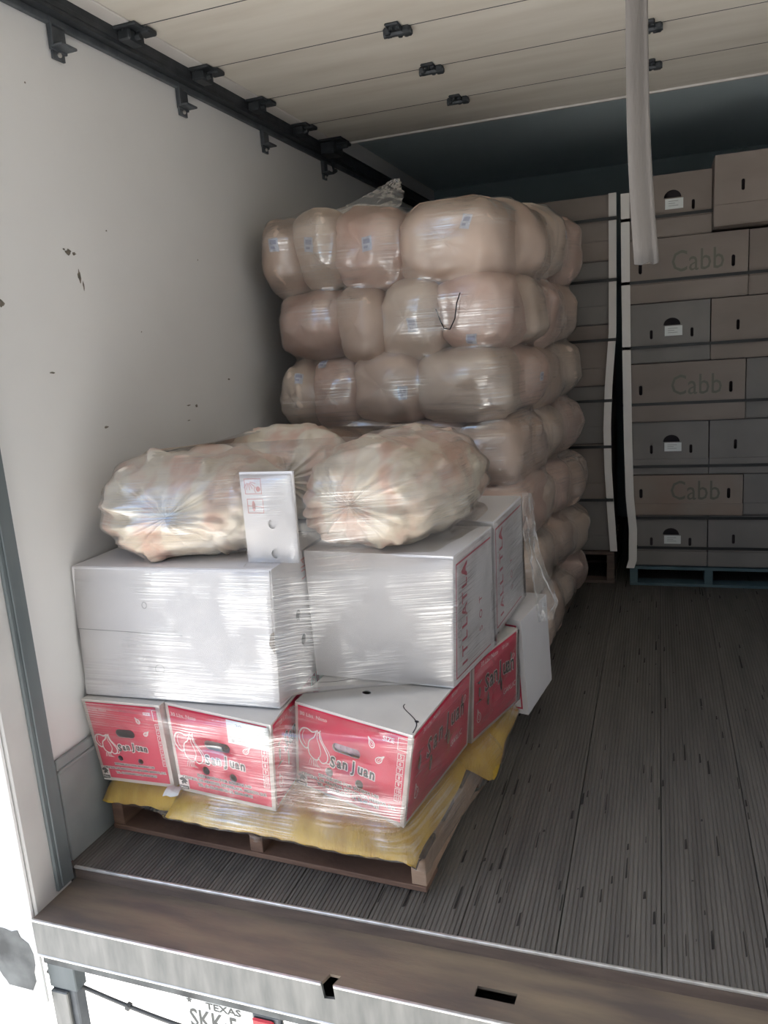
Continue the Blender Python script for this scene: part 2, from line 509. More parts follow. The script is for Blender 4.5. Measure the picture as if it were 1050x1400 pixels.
for k in range(230):          # black rubbed streaks and gouges on the rib tops
    x = rg.uniform(0.9, 2.45); y = 1.75 + (rg.random() ** 1.6) * 3.2; l = rg.uniform(0.01, 0.10) * (0.6 + rg.random()); w = rg.uniform(0.0012, 0.0042)
    x = round(x / (pw / 20)) * (pw / 20) + pw / 20 * 0.54
    gm.add([(x - w, y, 0.0006), (x + w, y + .004, 0.0006), (x + w * .7, y + l, 0.0006), (x - w * .6, y + l * .9, 0.0006)], [(0, 1, 2, 3)])
gk = gm.obj('gouge_marks', 'gouge', floor); gk['kind'] = 'stuff'
# bright worn edge of the floor
MB().bbox(0.03, X1 - 0.03, Y0 - 0.006, Y0 + 0.003, -0.008, 0.001, 0.002).obj('floor_edge_strip', 'edge', floor)

# walls, ceiling
wl = MB().box(-0.08, 0.0, 1.67, YB, -0.1, ZC + 0.06).obj('wall_left', 'wall')
tag(wl, 'white scuffed trailer side wall beside the load', 'wall', kind='structure')
MB().bbox(0.0, 0.012, 1.70, YB - 0.05, -0.0, 0.345, 0.003).obj('kick_plate', 'kick', wl)
MB().bbox(0.0, 0.018, 1.70, YB - 0.05, 0.30, 0.312, 0.003).obj('kick_plate_rib', 'kick', wl)
sc = MB()
def blot(y, z, ry, rz, seed):
    r_ = random.Random(seed); n = 11
    sc.add([(0.0012, y, z)] + [(0.0012, y + ry * (0.5 + r_.random() * .7) * math.cos(t), z + rz * (0.5 + r_.random() * .7) * math.sin(t))
            for t in [2 * math.pi * k / n for k in range(n)]], [(0, 1 + k, 1 + (k + 1) % n) for k in range(n)])
blot(2.10, 1.865, .016, .010, 1); blot(2.125, 1.862, .010, .006, 2); blot(2.135, 1.795, .008, .022, 3); blot(2.148, 1.765, .005, .016, 4)
blot(2.08, 1.872, .006, .004, 9)
for (y, z, ry, rz) in ((1.793, 1.70, .012, .012), (2.715, 1.331, .010, .008), (2.66, 1.338, .014, .003), (2.16, 1.31, .012, .004), (2.99, 1.42, .012, .003), (2.30, 1.95, .004, .003), (2.42, 1.62, .003, .003), (2.65, 1.28, .012, .002), (2.02, 2.33, .004, .003), (1.95, 1.50, .012, .003), (2.06, 0.66, .022, .002), (2.85, 1.9, .003, .003)):
    blot(y, z, ry, rz, int(y * 100))
sc.obj('scuff_marks', 'scuff', wl)
tag(MB().box(X1, X1 + 0.08, 1.48, YB, -0.1, ZC + 0.06).obj('wall_right', 'wall'), 'white trailer side wall opposite the load', 'wall', kind='structure')
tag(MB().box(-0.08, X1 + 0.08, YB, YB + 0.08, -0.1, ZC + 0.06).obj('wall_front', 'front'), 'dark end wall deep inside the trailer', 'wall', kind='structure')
tag(MB().box(-0.08, X1 + 0.08, 1.48, YB + 0.08, ZC, ZC + 0.06).obj('ceiling', 'ceil'), 'dark trailer ceiling beyond the raised roll-up door', 'ceiling', kind='structure')

# roll-up door, pushed up flat under the ceiling
ZD = 2.60
door = thing('door_1', (1.25, 3.0, ZD), 'cream roll-up door panels raised flat under the ceiling', 'door', kind='structure')
seams = [1.60, 2.02, 2.46, 2.91, 3.356, 3.81, 4.233]
for i in range(len(seams) - 1):
    a, b = seams[i] + 0.0004, seams[i + 1] - 0.0004
    MB().bbox(0.115, 2.385, a, b, ZD, ZD + 0.035, 0.001).obj('door_panel', 'door', door)
    MB().bbox(0.045, 0.112, a, b, ZD - 0.002, ZD + 0.033, 0.003).obj('panel_end_strip', 'door_edge', door)
    MB().bbox(2.388, 2.455, a, b, ZD - 0.002, ZD + 0.033, 0.003).obj('panel_end_strip', 'door_edge', door)
MB().bbox(0.05, 2.45, 4.236, 4.252, ZD - 0.008, ZD + 0.03, 0.002).obj('bottom_weather_strip', 'door_edge', door)
for y in seams[1:-1]:
    MB().box(0.115, 2.385, y - .0022, y + .0022, ZD - .0008, ZD + .02).obj('seam_shade_strip', 'black', door)  # black strip over the closed joint, stands for the shade in the groove
def hinge(x, y):
    mb = MB()
    n = 8
    mb.bbox(x - 0.030, x + 0.022, y - 0.062, y - 0.012, ZD - 0.010, ZD, 0.004)
    mb.bbox(x - 0.018, x + 0.036, y + 0.010, y + 0.058, ZD - 0.010, ZD, 0.004)
    mb.bbox(x - 0.046, x - 0.020, y - 0.030, y + 0.020, ZD - 0.024, ZD, 0.006)
    mb.bbox(x + 0.018, x + 0.048, y - 0.018, y + 0.034, ZD - 0.024, ZD, 0.006)
    mb.tube([(x - 0.05, y, ZD - 0.016), (x + 0.05, y, ZD - 0.016)], 0.012, 8)
    for dx, dy in ((-.012, -.04), (.012, -.036), (0, .036), (.022, .038)):
        mb.tube([(x + dx, y + dy, ZD - 0.019), (x + dx, y + dy, ZD - .006)], 0.008, 6)
    return mb.obj('hinge', 'black', door)
for y in (2.46, 2.91, 3.356, 3.81):
    hinge(0.872, y); hinge(1.705, y)
def roller(y, big=1.0, side=0):
    mb = MB()
    s = big
    mb.bbox(0.050, 0.050 + 0.085 * s, y - 0.05 * s, y + 0.03 * s, ZD - 0.012, ZD - 0.002, 0.003)
    mb.bbox(0.052, 0.052 + 0.05 * s, y - 0.035 * s, y + 0.05 * s, ZD - 0.045 * s, ZD - 0.010, 0.006)
    mb.tube([(0.02, y, ZD - 0.035), (0.12 * s, y, ZD - 0.03)], 0.010 * s, 8)
    mb.bbox(0.10, 0.10 + 0.05 * s, y + 0.0, y + 0.055 * s, ZD - 0.02, ZD - 0.003, 0.004)
    for dy in (-.03, .0):
        mb.tube([(0.075, y + dy * s, ZD - 0.02), (0.075, y + dy * s, ZD - .012)], 0.007, 6)
    if side: mb.xf(lambda p: Vector((X1 - p.x, p.y, p.z)))
    return mb.obj('roller_bracket', 'black', door)
for y in (2.02, 2.46, 2.905, 3.35, 3.80):
    roller(y); roller(y, 1, 1)
roller(4.16, 1.55)
MB().tube([(0.07, 4.2, 2.57), (0.06, 4.25, 2.50), (0.07, 4.23, 2.46), (0.09, 4.21, 2.462)], 0.010, 8).obj('latch_hook', 'black', door)
# door track with hanger brackets
trk = thing('trim_1', (0.04, 3.4, 2.55), 'black steel door track along the top of the left wall', 'door track', kind='structure')
tm = MB()
tm.bbox(0.004, 0.050, 1.62, 6.5, 2.548, 2.60, 0.002); tm.bbox(0.004, 0.052, 1.62, 6.5, 2.545, 2.553, 0.001); tm.bbox(0.004, 0.012, 1.62, 6.5, 2.560, 2.612, 0.001)
tm.bbox(0.046, 0.052, 1.62, 6.5, 2.560, 2.576, 0.001); tm.bbox(0.004, 0.052, 1.62, 6.5, 2.605, 2.612, 0.001)
tm.obj('track_channel', 'black', trk)
MB().bbox(0.0, 0.02, 1.64, 6.5, 2.525, 2.546, 0.002).obj('track_flange', 'bracket', trk)
for y in (2.18, 2.86, 3.545, 4.25):
    b = MB()
    b.bbox(0.002, 0.012, y - 0.036, y + 0.036, 2.455, 2.545, 0.002)
    b.bbox(0.010, 0.050, y - 0.036, y + 0.036, 2.462, 2.470, 0.002)
    b.bbox(0.012, 0.022, y - 0.038, y - 0.030, 2.465, 2.545, 0.001)
    b.hexa([(0.002, y - .03), (0.01, y - .03), (0.01, y + .022), (0.002, y + .022)], 2.432, [(0.002, y - .03), (0.01, y - .03), (0.01, y + .022), (0.002, y + .022)], 2.458)
    o = b.obj('hanger_bracket', 'bracket', trk)
    MB().tube([(0.008, y - .004, 2.446), (0.016, y - .004, 2.446)], 0.007, 6).obj('bolt', 'edge', o)

# pull strap hanging from the door: folded webbing
sp = MB()
N = 26
prof = [(-0.021, 0.0), (-0.008, 0.0015), (0.006, -0.001), (0.0135, 0.004), (0.019, -0.0045), (0.023, -0.001)]
ring = []
for i in range(N):
    t = i / (N - 1)
    z = 2.595 - t * (2.595 - 1.632)
    cx = 1.678 + 0.040 * t + 0.006 * math.sin(t * 6)
    cy = 1.75 + 0.01 * math.sin(t * 4)
    s = 0.82 + 0.28 * t
    tw = 0.25 * math.sin(t * 2.2)
    for (px, py) in prof: ring.append((cx + s * (px * math.cos(tw) - py * math.sin(tw)), cy + s * (px * math.sin(tw) + py * math.cos(tw)), z + (0.003 * math.sin(px * 300) if i == N - 1 else 0)))
    for (px, py) in prof[::-1]: ring.append((cx + s * (px * math.cos(tw) - py * math.sin(tw)), cy + 0.003 + s * (px * math.sin(tw) + py * math.cos(tw)), z))
k = len(prof) * 2
ff = [(i * k + j, i * k + (j + 1) % k, (i + 1) * k + (j + 1) % k, (i + 1) * k + j) for i in range(N - 1) for j in range(k)]
ff += [tuple(range(k)), tuple((N - 1) * k + j for j in range(k))[::-1]]
so = mesh_obj('pull_strap', ring, ff, 'webbing', None, True, None, (1.70, 1.75, 1.63))
tag(so, 'beige folded webbing pull strap hanging from the raised door', 'strap')

# rear frame post on the left
post = thing('trim_2', (0.0, 1.55, 0.0), 'grey rear door post with white sunlit outer face at the left', 'door post', kind='structure')
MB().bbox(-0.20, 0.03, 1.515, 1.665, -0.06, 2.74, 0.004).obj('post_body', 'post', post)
MB().bbox(0.028, 0.040, 1.598, 1.668, -0.03, 2.5, 0.004).obj('door_seal', 'seal', post)
MB().bbox(0.040, 0.046, 1.612, 1.622, -0.02, 2.5, 0.002).obj('door_seal_lip', 'seal', post)
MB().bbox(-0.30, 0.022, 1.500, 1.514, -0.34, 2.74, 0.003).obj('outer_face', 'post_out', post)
st = MB(); r_ = random.Random(5); n = 22
cx, cz = -0.075, -0.205
st.add([(cx, 1.4988, cz)] + [(cx + 0.078 * (0.85 + .3 * r_.random()) * math.cos(t), 1.4988, max(-.30, cz + 0.115 * (0.85 + .3 * r_.random()) * math.sin(t))) for t in [2 * math.pi * k / n for k in range(n)]],
       [(0, 1 + k, 1 + (k + 1) % n) for k in range(n)])
st.obj('grease_stain', 'stain', post)
tag(MB().box(-0.2, X1 + 0.2, 1.50, 1.58, 2.66, 2.9).obj('trim_3', 'post'), 'grey rear header above the door opening', 'header', kind='structure')
tag(MB().box(X1 - 0.03, X1 + 0.2, 1.50, 1.66, -0.3, 2.74).obj('trim_4', 'post'), 'grey rear door post at the right of the opening', 'door post', kind='structure')

# rear sill: plate with cut-outs, front face, worn edges
sill = thing('trim_5', (1.25, 1.5, -0.15), 'worn brownish steel rear sill across the bottom of the opening', 'sill', kind='structure')
ZS = -0.042; YS = 1.497
pp = [(0.03, YS), (0.945, YS), (0.955, 1.528), (0.985, 1.528), (0.975, YS), (X1 - 0.03, YS), (X1 - 0.03, Y0 - 0.004), (0.03, Y0 - 0.004)]
hole = [(1.322, 1.553), (1.42, 1.553), (1.422, 1.586), (1.324, 1.586)]
def extr(pv, z0, z1, rings):
    v2, f2 = pv
    n = len(v2)
    mb = MB().add([(p[0], p[1], z1) for p in v2], f2).add([(p[0], p[1], z0) for p in v2], [q[::-1] for q in f2])
    for ring in rings:
        m = len(ring)
        mb.add([(p[0], p[1], z0) for p in ring] + [(p[0], p[1], z1) for p in ring], [(i, (i + 1) % m, m + (i + 1) % m, m + i) for i in range(m)])
    return mb
extr(fill2d(pp, [hole]), ZS - 0.008, ZS, [pp, hole]).obj('top_plate', 'sill', sill)
fp = [(0.03, -0.155), (X1 - 0.03, -0.155), (X1 - 0.03, ZS), (0.977, ZS), (0.980, -0.080), (0.950, -0.084), (0.945, ZS), (0.03, ZS)]
extr(fill2d(fp), 0, 0.008, [fp]).xf(lambda p: Vector((p.x, YS - p.z + 0.004, p.y))).obj('front_face', 'sill_face', sill)
for a, b in ((0.03, 0.944), (0.978, X1 - 0.03)):
    MB().bbox(a, b, YS - 0.0065, YS + 0.002, ZS - 0.005, ZS + 0.002, 0.0015).obj('worn_edge', 'edge', sill)
MB().bbox(0.03, X1 - 0.03, YS - 0.006, YS + 0.03, -0.163, -0.155, 0.002).obj('bottom_flange', 'edge', sill)
MB().bbox(0.03, X1 - 0.03, Y0 - 0.004, Y0 + 0.02, -0.30, -0.009, 0.002).obj('floor_end_face', 'wood_dark', sill)
MB().box(0.03, X1 - 0.03, YS + 0.012, Y0 - 0.006, -0.2, -0.15).obj('sill_underside', 'stain', sill)

# ground outside
tag(MB().box(-30, 30, -30, 40, -1.2, -1.1).obj('ground', 'ground'), 'pale sunlit concrete yard below the trailer', 'ground', kind='structure')

# unseen dock wall and roof behind the camera, added to shape the daylight
dock = thing('added_dock', (6.0, -1.6, -1.1), 'unseen grey dock wall and roof added to shade the trailer opening', 'building', kind='structure')
MB().box(0.2, 14.0, -2.2, -1.6, -1.1, 5.0).obj('shade_wall', 'dock', dock)
MB().box(0.2, 14.0, -1.6, 1.30, 3.3, 3.45).obj('shade_canopy', 'dock', dock)

# below the sill: bumper post, cable, number plate, lamp
bp_ = thing('bumper_post', (0.13, 1.52, -1.1), 'grey steel post hanging under the left end of the sill', 'post')
MB().bbox(0.018, 0.118, 1.526, 1.57, -0.30, -0.163, 0.003).obj('upper_bracket', 'seal', bp_)
MB().bbox(0.022, 0.108, 1.530, 1.57, -1.1, -0.24, 0.004).obj('post_tube', 'bracket', bp_)
MB().bbox(0.024, 0.085, 1.518, 1.531, -1.1, -0.305, 0.003).obj('cover_plate', 'sill_face', bp_)
cb = MB()
pts = []
for i in range(25):
    t = i / 24
    pts.append((-0.02 + 0.95 * t, 1.56, -0.285 - 0.10 * math.sin(t * 2.2) + 0.02 * t))
cbt = thing('cable', (0.4, 1.56, -0.36), 'thin grey cable sagging under the steel sill', 'cable')
cb.tube(pts, 0.006, 8).obj('cable_sheath', 'rubber', cbt, True)
MB().tube([(0.262, 1.56, -0.339), (0.274, 1.56, -0.344)], 0.012, 8).obj('cable_clip', 'rubber', cbt)
lp = thing('license_plate', (0.60, 1.52, -0.36), 'white number plate with grey lettering under the sill', 'plate')
MB().bbox(0.487, 0.714, 1.525, 1.530, -0.36, -0.200, 0.002).obj('plate_body', 'plate', lp)
MB().bbox(0.487, 0.80, 1.531, 1.537, -0.40, -0.165, 0.002).obj('plate_bracket', 'sill_face', lp)
pp_ = Panel((0.487, 1.525, -0.36), (0.714, 1.525, -0.36), (0.714, 1.525, -0.200), (0.487, 1.525, -0.200))
fl = Flat(); fl.add(text2d('TEXAS', 0.030, 0.135, 0.128, 'CENTER', 0, 1.25, offset=.0006)); fl.add(text2d('SKK·5', 0.085, 0.022, 0.076, 'LEFT', 0, .72, offset=.001))
star = []
for k in range(10):
    rr = 0.011 if k % 2 == 0 else 0.005
    star.append((0.028 + rr * math.cos(math.pi / 2 + k * math.pi / 5), 0.136 + rr * math.sin(math.pi / 2 + k * math.pi / 5)))
fl.add(fill2d(star))
v, f = pp_.put(fl, 0.0008); mesh_obj('plate_lettering', v, f, 'dark_ink', lp)
tl_ = thing('tail_light', (0.76, 1.51, -0.33), 'red lamp beside the number plate under the sill', 'light')
MB().bbox(0.718, 0.80, 1.515, 1.530, -0.33, -0.205, 0.004).obj('lamp_housing', 'bracket', tl_)
MB().bbox(0.720, 0.785, 1.506, 1.516, -0.326, -0.215, 0.005).obj('red_lens', 'tail', tl_)

# ------------------------------------------------------------------ PALLETS
def pallet(x0, x1, y0, y1, h, rot, label, mats, nb_top=7, stringers=(0, .5, 1), group='wooden pallets', front_mat=None):
    cx, cy = x1, y0         # rotate about the front right corner
    R = lambda p: Vector((cx + (p.x - cx) * math.cos(rot) - (p.y - cy) * math.sin(rot), cy + (p.x - cx) * math.sin(rot) + (p.y - cy) * math.cos(rot), p.z))
    t = thing('pallet', ((x0 + x1) / 2, (y0 + y1) / 2, 0), label, 'pallet', group)
    sw = 0.045
    for k, s in enumerate(stringers):
        a = x0 + (x1 - x0 - sw) * s
        m = mats[2] if k == len(stringers) - 1 else mats[0]
        MB().bbox(a, a + sw, y0 + 0.004, y1, 0.018, h - 0.018, 0.002).xf(R).obj('stringer', m, t)
    bw = 0.10
    for i in range(nb_top):
        a = y0 + (y1 - y0 - bw) * i / (nb_top - 1)
        MB().bbox(x0, x1, a, a + bw, h - 0.018, h, 0.002).xf(R).obj('deck_board', mats[1], t)
    for i in range(3):
        a = y0 + (y1 - y0 - bw) * i / 2
        MB().bbox(x0, x1, a, a + bw, 0.001, 0.018, 0.002).xf(R).obj('bottom_board', mats[0], t)
    return t
PAL = pallet(0.025, 1.13, 1.822, 3.02, 0.125, math.radians(-3.0), 'brown wooden pallet under the yellow sacks and red cartons', ('wood', 'wood_dark', 'wood_pale'))
pallet(0.09, 1.20, 3.16, 4.42, 0.11, math.radians(-4.0), 'dark wooden pallet under the tall stack of peach sacks', ('wood_dark', 'wood_dark', 'wood_dark'))
pallet(1.58, 2.46, 4.73, 5.75, 0.12, 0, 'dark teal pallet under the brown carton stack at the right', ('teal_wood', 'teal_wood', 'teal_wood'))
pallet(0.42, 1.49, 4.75, 5.75, 0.20, 0, 'dark pallet under the brown cartons behind the sacks', ('wood_dark', 'wood_dark', 'wood_dark'))

# ------------------------------------------------------------------ YELLOW SACKS under the red cartons
def pillow(x0, x1, y0, y1, z0, z1, nx=28, ny=24, seed=0, ex=0.28, amp=0.012, droop=None, rot=0.0, cx=0, cy=0):
    """flat sack: two bulged sheets meeting at a seam"""
    v, f = [], []
    for side in (1, -1):
        for j in range(ny + 1):
            for i in range(nx + 1):
                u, w = i / nx * 2 - 1, j / ny * 2 - 1
                e = max(0.0, (1 - abs(u) ** 5)) ** ex * max(0.0, (1 - abs(w) ** 5)) ** ex
                zm = z0 + (z1 - z0) * .22
                px = (x0 + x1) / 2 + u * (x1 - x0) / 2
                py = (y0 + y1) / 2 + w * (y1 - y0) / 2
                nz = noise.noise(Vector((px * 7 + seed, py * 7, side * 3.0)))
                n2 = noise.noise(Vector((px * 22 + seed, py * 22, side * 3.0)))
                pz = zm + (e * (z1 - zm) if side > 0 else -e * (zm - z0)) + amp * e * (nz + 0.4 * n2)
                px += 0.012 * noise.noise(Vector((py * 6, seed, 1.3))) * abs(u) ** 3
                py += 0.010 * noise.noise(Vector((px * 6, seed, 4.3))) * abs(w) ** 3
                py += 0.0025 * math.sin(px * 95 + 3 * noise.noise(Vector((px * 8, seed, 0)))) * abs(w) ** 4
                pz += 0.004 * math.sin(px * 70 + seed) * e * abs(w) ** 3
                if droop: pz += droop(px, py)
                if rot:
                    a, b = px - cx, py - cy
                    px, py = cx + a * math.cos(rot) - b * math.sin(rot), cy + a * math.sin(rot) + b * math.cos(rot)
                v.append((px, py, pz))
    n = (nx + 1) * (ny + 1)
    for s in (0, 1):
        for j in range(ny):
            for i in range(nx):
                a = s * n + j * (nx + 1) + i
                q = (a, a + 1, a + nx + 2, a + nx + 1)
                f.append(q if s == 0 else q[::-1])
    return v, f
yl = 'yellow sacks under the red cartons'
def ysack(args, label, kw):
    t = thing('yellow_sack', ((args[0] + args[1]) / 2, (args[2] + args[3]) / 2, args[4]), label, 'sack', yl)
    v, f = pillow(*args, **kw)
    o = mesh_obj('sack_body', v, f, 'yellow', t, True)
    return t, o
Ys = []
Ys.append(ysack((0.03, 0.37, 1.845, 2.40, 0.118, 0.196), 'yellow woven sack under the leftmost red carton', dict(seed=2, droop=lambda x, y: -0.012 * max(0, (1.90 - y) / 0.05) ** 1.5)))
Ys.append(ysack((0.30, 1.125, 1.80, 2.32, 0.120, 0.198), 'long yellow woven sack under the front right red carton', dict(seed=5, nx=44, droop=lambda x, y: -0.010 * max(0, (1.85 - y) / 0.06) ** 1.3 - 0.014 * max(0, (x - 1.06) / 0.08) ** 1.5, rot=-0.045, cx=.3, cy=1.8)))
Ys.append(ysack((0.62, 1.225, 2.29, 2.78, 0.118, 0.196), 'yellow woven sack with hanging corner on the right side of the pallet', dict(seed=9, droop=lambda x, y: -0.055 * max(0, (x - 1.12) / 0.09) ** 1.5 * max(0, 1 - abs(y - 2.36) / 0.14), rot=-0.05, cx=.62, cy=2.3)))
Ys.append(ysack((0.05, 0.60, 2.42, 2.98, 0.118, 0.196), 'yellow woven sack at the wall side behind the front ones', dict(seed=12)))
def slip_v():
    vv, ff = [], []
    for j in range(5):
        for i in range(5):
            x = .285 + .05 * i / 4; y = 1.822 + .035 * j / 4
            vv.append((x, y + .01 * i / 4, .203 - .014 * (1 - j / 4) ** 2 + .003 * math.sin(i * 2)))
    for j in range(4):
        for i in range(4): ff.append((j * 5 + i, j * 5 + i + 1, j * 5 + i + 6, j * 5 + i + 5))
    n = len(vv)
    vv += [(p[0], p[1], p[2] - .0008) for p in vv]; ff += [tuple(n + k for k in q)[::-1] for q in ff]
    return vv, ff
_v, _f = slip_v()
tag(mesh_obj('paper_slip', _v, _f, 'plate', None, False, None, (.30, 1.83, .19)), 'small white paper slip on the yellow sack between two red cartons', 'paper')
# ------------------------------------------------------------------ RED GARLIC CARTONS
def garlic(x, y, s):
    g = Flat()
    w = 0.0030
    def S(pts, closed=False, ww=w): g.add(stroke([(x + p[0] * s, y + p[1] * s) for p in pts], ww, closed))
    S([(.62, 1.0), (.45, .93), (.30, .98), (.14, .95), (.04, .80), (.05, .62), (.16, .48), (.26, .44), (.30, .48)], ww=.005)
    S([(.20, .92), (.14, .80), (.15, .66), (.24, .54)], ww=.002)
    S([(.58, .98), (.50, .80), (.36, .68), (.32, .50), (.36, .32), (.50, .22), (.62, .22), (.66, .30)], ww=.004)
    S([(.62, .98), (.60, .80), (.68, .60), (.72, .42), (.66, .28)], ww=.0025)
    S([(.66, .98), (.70, .78), (.84, .58), (.94, .40), (.90, .24), (.76, .18), (.66, .26)], ww=.004)
    S([(.69, .98), (.76, .76), (.96, .52), (1.04, .34), (.98, .22), (.90, .22)], ww=.0025)
    S([(.60, 1.02), (.64, .96), (.71, 1.03)], ww=.004)
    for k in range(6):
        a = .40 + .04 * k
        S([(a, .22), (a - .04 + .02 * (k % 3), .10), (a - .06 + .035 * k, .03)], ww=.0018)
    return g
def clove(x, y, s, rot):
    c, n = math.cos(rot), math.sin(rot)
    g = Flat()
    def S(pts, ww): g.add(stroke([(x + s * (p[0] * c - p[1] * n), y + s * (p[0] * n + p[1] * c)) for p in pts], ww, True))
    S([(0, 1.0), (.15, .55), (.42, .2), (.40, -.3), (.1, -.55), (-.25, -.4), (-.30, .1), (-.12, .5)], .0032)
    S([(0, .7), (.10, .3), (.24, 0), (.16, -.3), (-.05, -.2), (-.10, .2)], .0018)
    return g
def front_print(P, part=''):
    """white print, dark lettering and its shapes on one carton front"""
    W, H = P.W, P.H
    wht, drk, gry = Flat(), Flat(), Flat()
    X = lambda u: u * W
    Y = lambda v: (1 - v) * H
    wht.add(text2d('30 Lbs. Neto', .042 * W, X(.045), Y(.115), sx=1.15))
    for q in (garlic(X(.03), Y(.70), .30 * W),): wht.add((q.v, q.f))
    for q in (clove(X(.685), Y(.215), .055 * W, .5), clove(X(.755), Y(.36), .055 * W, -.9)): wht.add((q.v, q.f))
    wht.add(text2d('SIZE', .050 * W, X(.775), Y(.115), sx=1.0, offset=.0006))
    wht.add(frame2d(X(.895), X(.975), Y(.19), Y(.06), .0022))
    for k in range(7):
        y1 = Y(.225 + k * .075); y0 = y1 - .066 * H
        wht.add(fill2d(rect(X(.902), X(.955), y0, y1), [rect(X(.902) + .0018, X(.955) - .0018, y0 + .002, y1 - .002)]))
        wht.add(text2d(str(5 + k), .036 * W, X(.9285), (y0 + y1) / 2, 'CENTER', offset=.0003))
    # lettering in an arc, dark with a pale outline
    word = 'San Juan'; adv = [.064, .05, .055, .03, .05, .053, .05, .05]
    x = .335
    for i, ch in enumerate(word):
        if ch != ' ':
            yv = .575 - .035 * math.sin((x - .3) * 6)
            sz = (.135 if ch in 'SJ' else .125) * W * .88
            wht.add(text2d(ch, sz, X(x), Y(yv), 'LEFT', -.05, .86, offset=.0042))
            drk.add(text2d(ch, sz, X(x), Y(yv), 'LEFT', -.05, .86, offset=.0014))
        x += adv[i]
    for k, (s, u) in enumerate((('DISTRIBUIDO POR: BODEGA I-90', .50), ('CENTRAL DE ABASTOS, IZTAPALAPA, MEXICO, D.F.', .49), ('TEL. 01-55-56-00-21-14, 56-00-58-21', .50))):
        y = Y(.775 + .055 * k)
        sz = .0335 * W
        n = len(s) * sz * .60
        wht.add(text2d(s, sz, X(u), y, 'CENTER', 0, 1.12, offset=.0016))
        drk.add(text2d(s, sz, X(u), y, 'CENTER', 0, 1.12, offset=.0003))
    wht.add(fill2d(rect(X(.006), X(.115), Y(.975), Y(.815))))
    drk.add(fill2d(rect(X(.012), X(.109), Y(.968), Y(.93))))
    drk.add(fill2d([(X(.015), Y(.86)), (X(.05), Y(.835)), (X(.085), Y(.85)), (X(.105), Y(.88)), (X(.085), Y(.885)), (X(.09), Y(.91)), (X(.06), Y(.90)), (X(.045), Y(.92)), (X(.035), Y(.89)), (X(.055), Y(.87)), (X(.03), Y(.875))]))
    wht2 = Flat(); wht2.add(text2d('México', .026 * W, X(.06), Y(.948), 'CENTER', offset=.0002))
    holes = [capsule(X(.475), Y(.385), .25 * W, .088 * H * 1.15), ellipse(X(.325), Y(.70), .036 * W, .036 * W), ellipse(X(.60), Y(.715), .036 * W, .036 * W)]
    return wht, drk, wht2, holes
def side_print(P):
    W, H = P.W, P.H
    wht, drk = Flat(), Flat()
    X = lambda u: u * W
    Y = lambda v: (1 - v) * H
    word = 'San Juan'; adv = [.10, .082, .085, .045, .08, .085, .08, .08]
    x = .25
    for i, ch in enumerate(word):
        if ch != ' ':
            yv = .40 - .04 * math.sin((x - .2) * 5)
            sz = .30 * H
            wht.add(text2d(ch, sz, X(x), Y(yv), 'LEFT', -.02, .80, offset=.004))
            drk.add(text2d(ch, sz, X(x), Y(yv), 'LEFT', -.02, .80, offset=.0016))
        x += adv[i]
    for q in (clove(X(.13), Y(.74), .052 * H * 2.2, .2), clove(X(.88), Y(.33), .045 * H * 2, 2.2)): wht.add((q.v, q.f))
    wht.add(text2d('30 Lbs. Neto', .085 * H, X(.16), Y(.10), sx=1.0)); wht.add(text2d('30 Lbs', .07 * H, X(.62), Y(.10)))
    wht.add(text2d('GARLIC', .10 * H, X(.66), Y(.70)))
    holes = [capsule(X(.15), Y(.42), .05 * W, .26 * H), ellipse(X(.335), Y(.60), .022 * W, .09 * H), ellipse(X(.62), Y(.56), .022 * W, .09 * H), ellipse(X(.84), Y(.32), .014 * W, .08 * H)]
    return wht, drk, holes
def capsule_v(c): return c
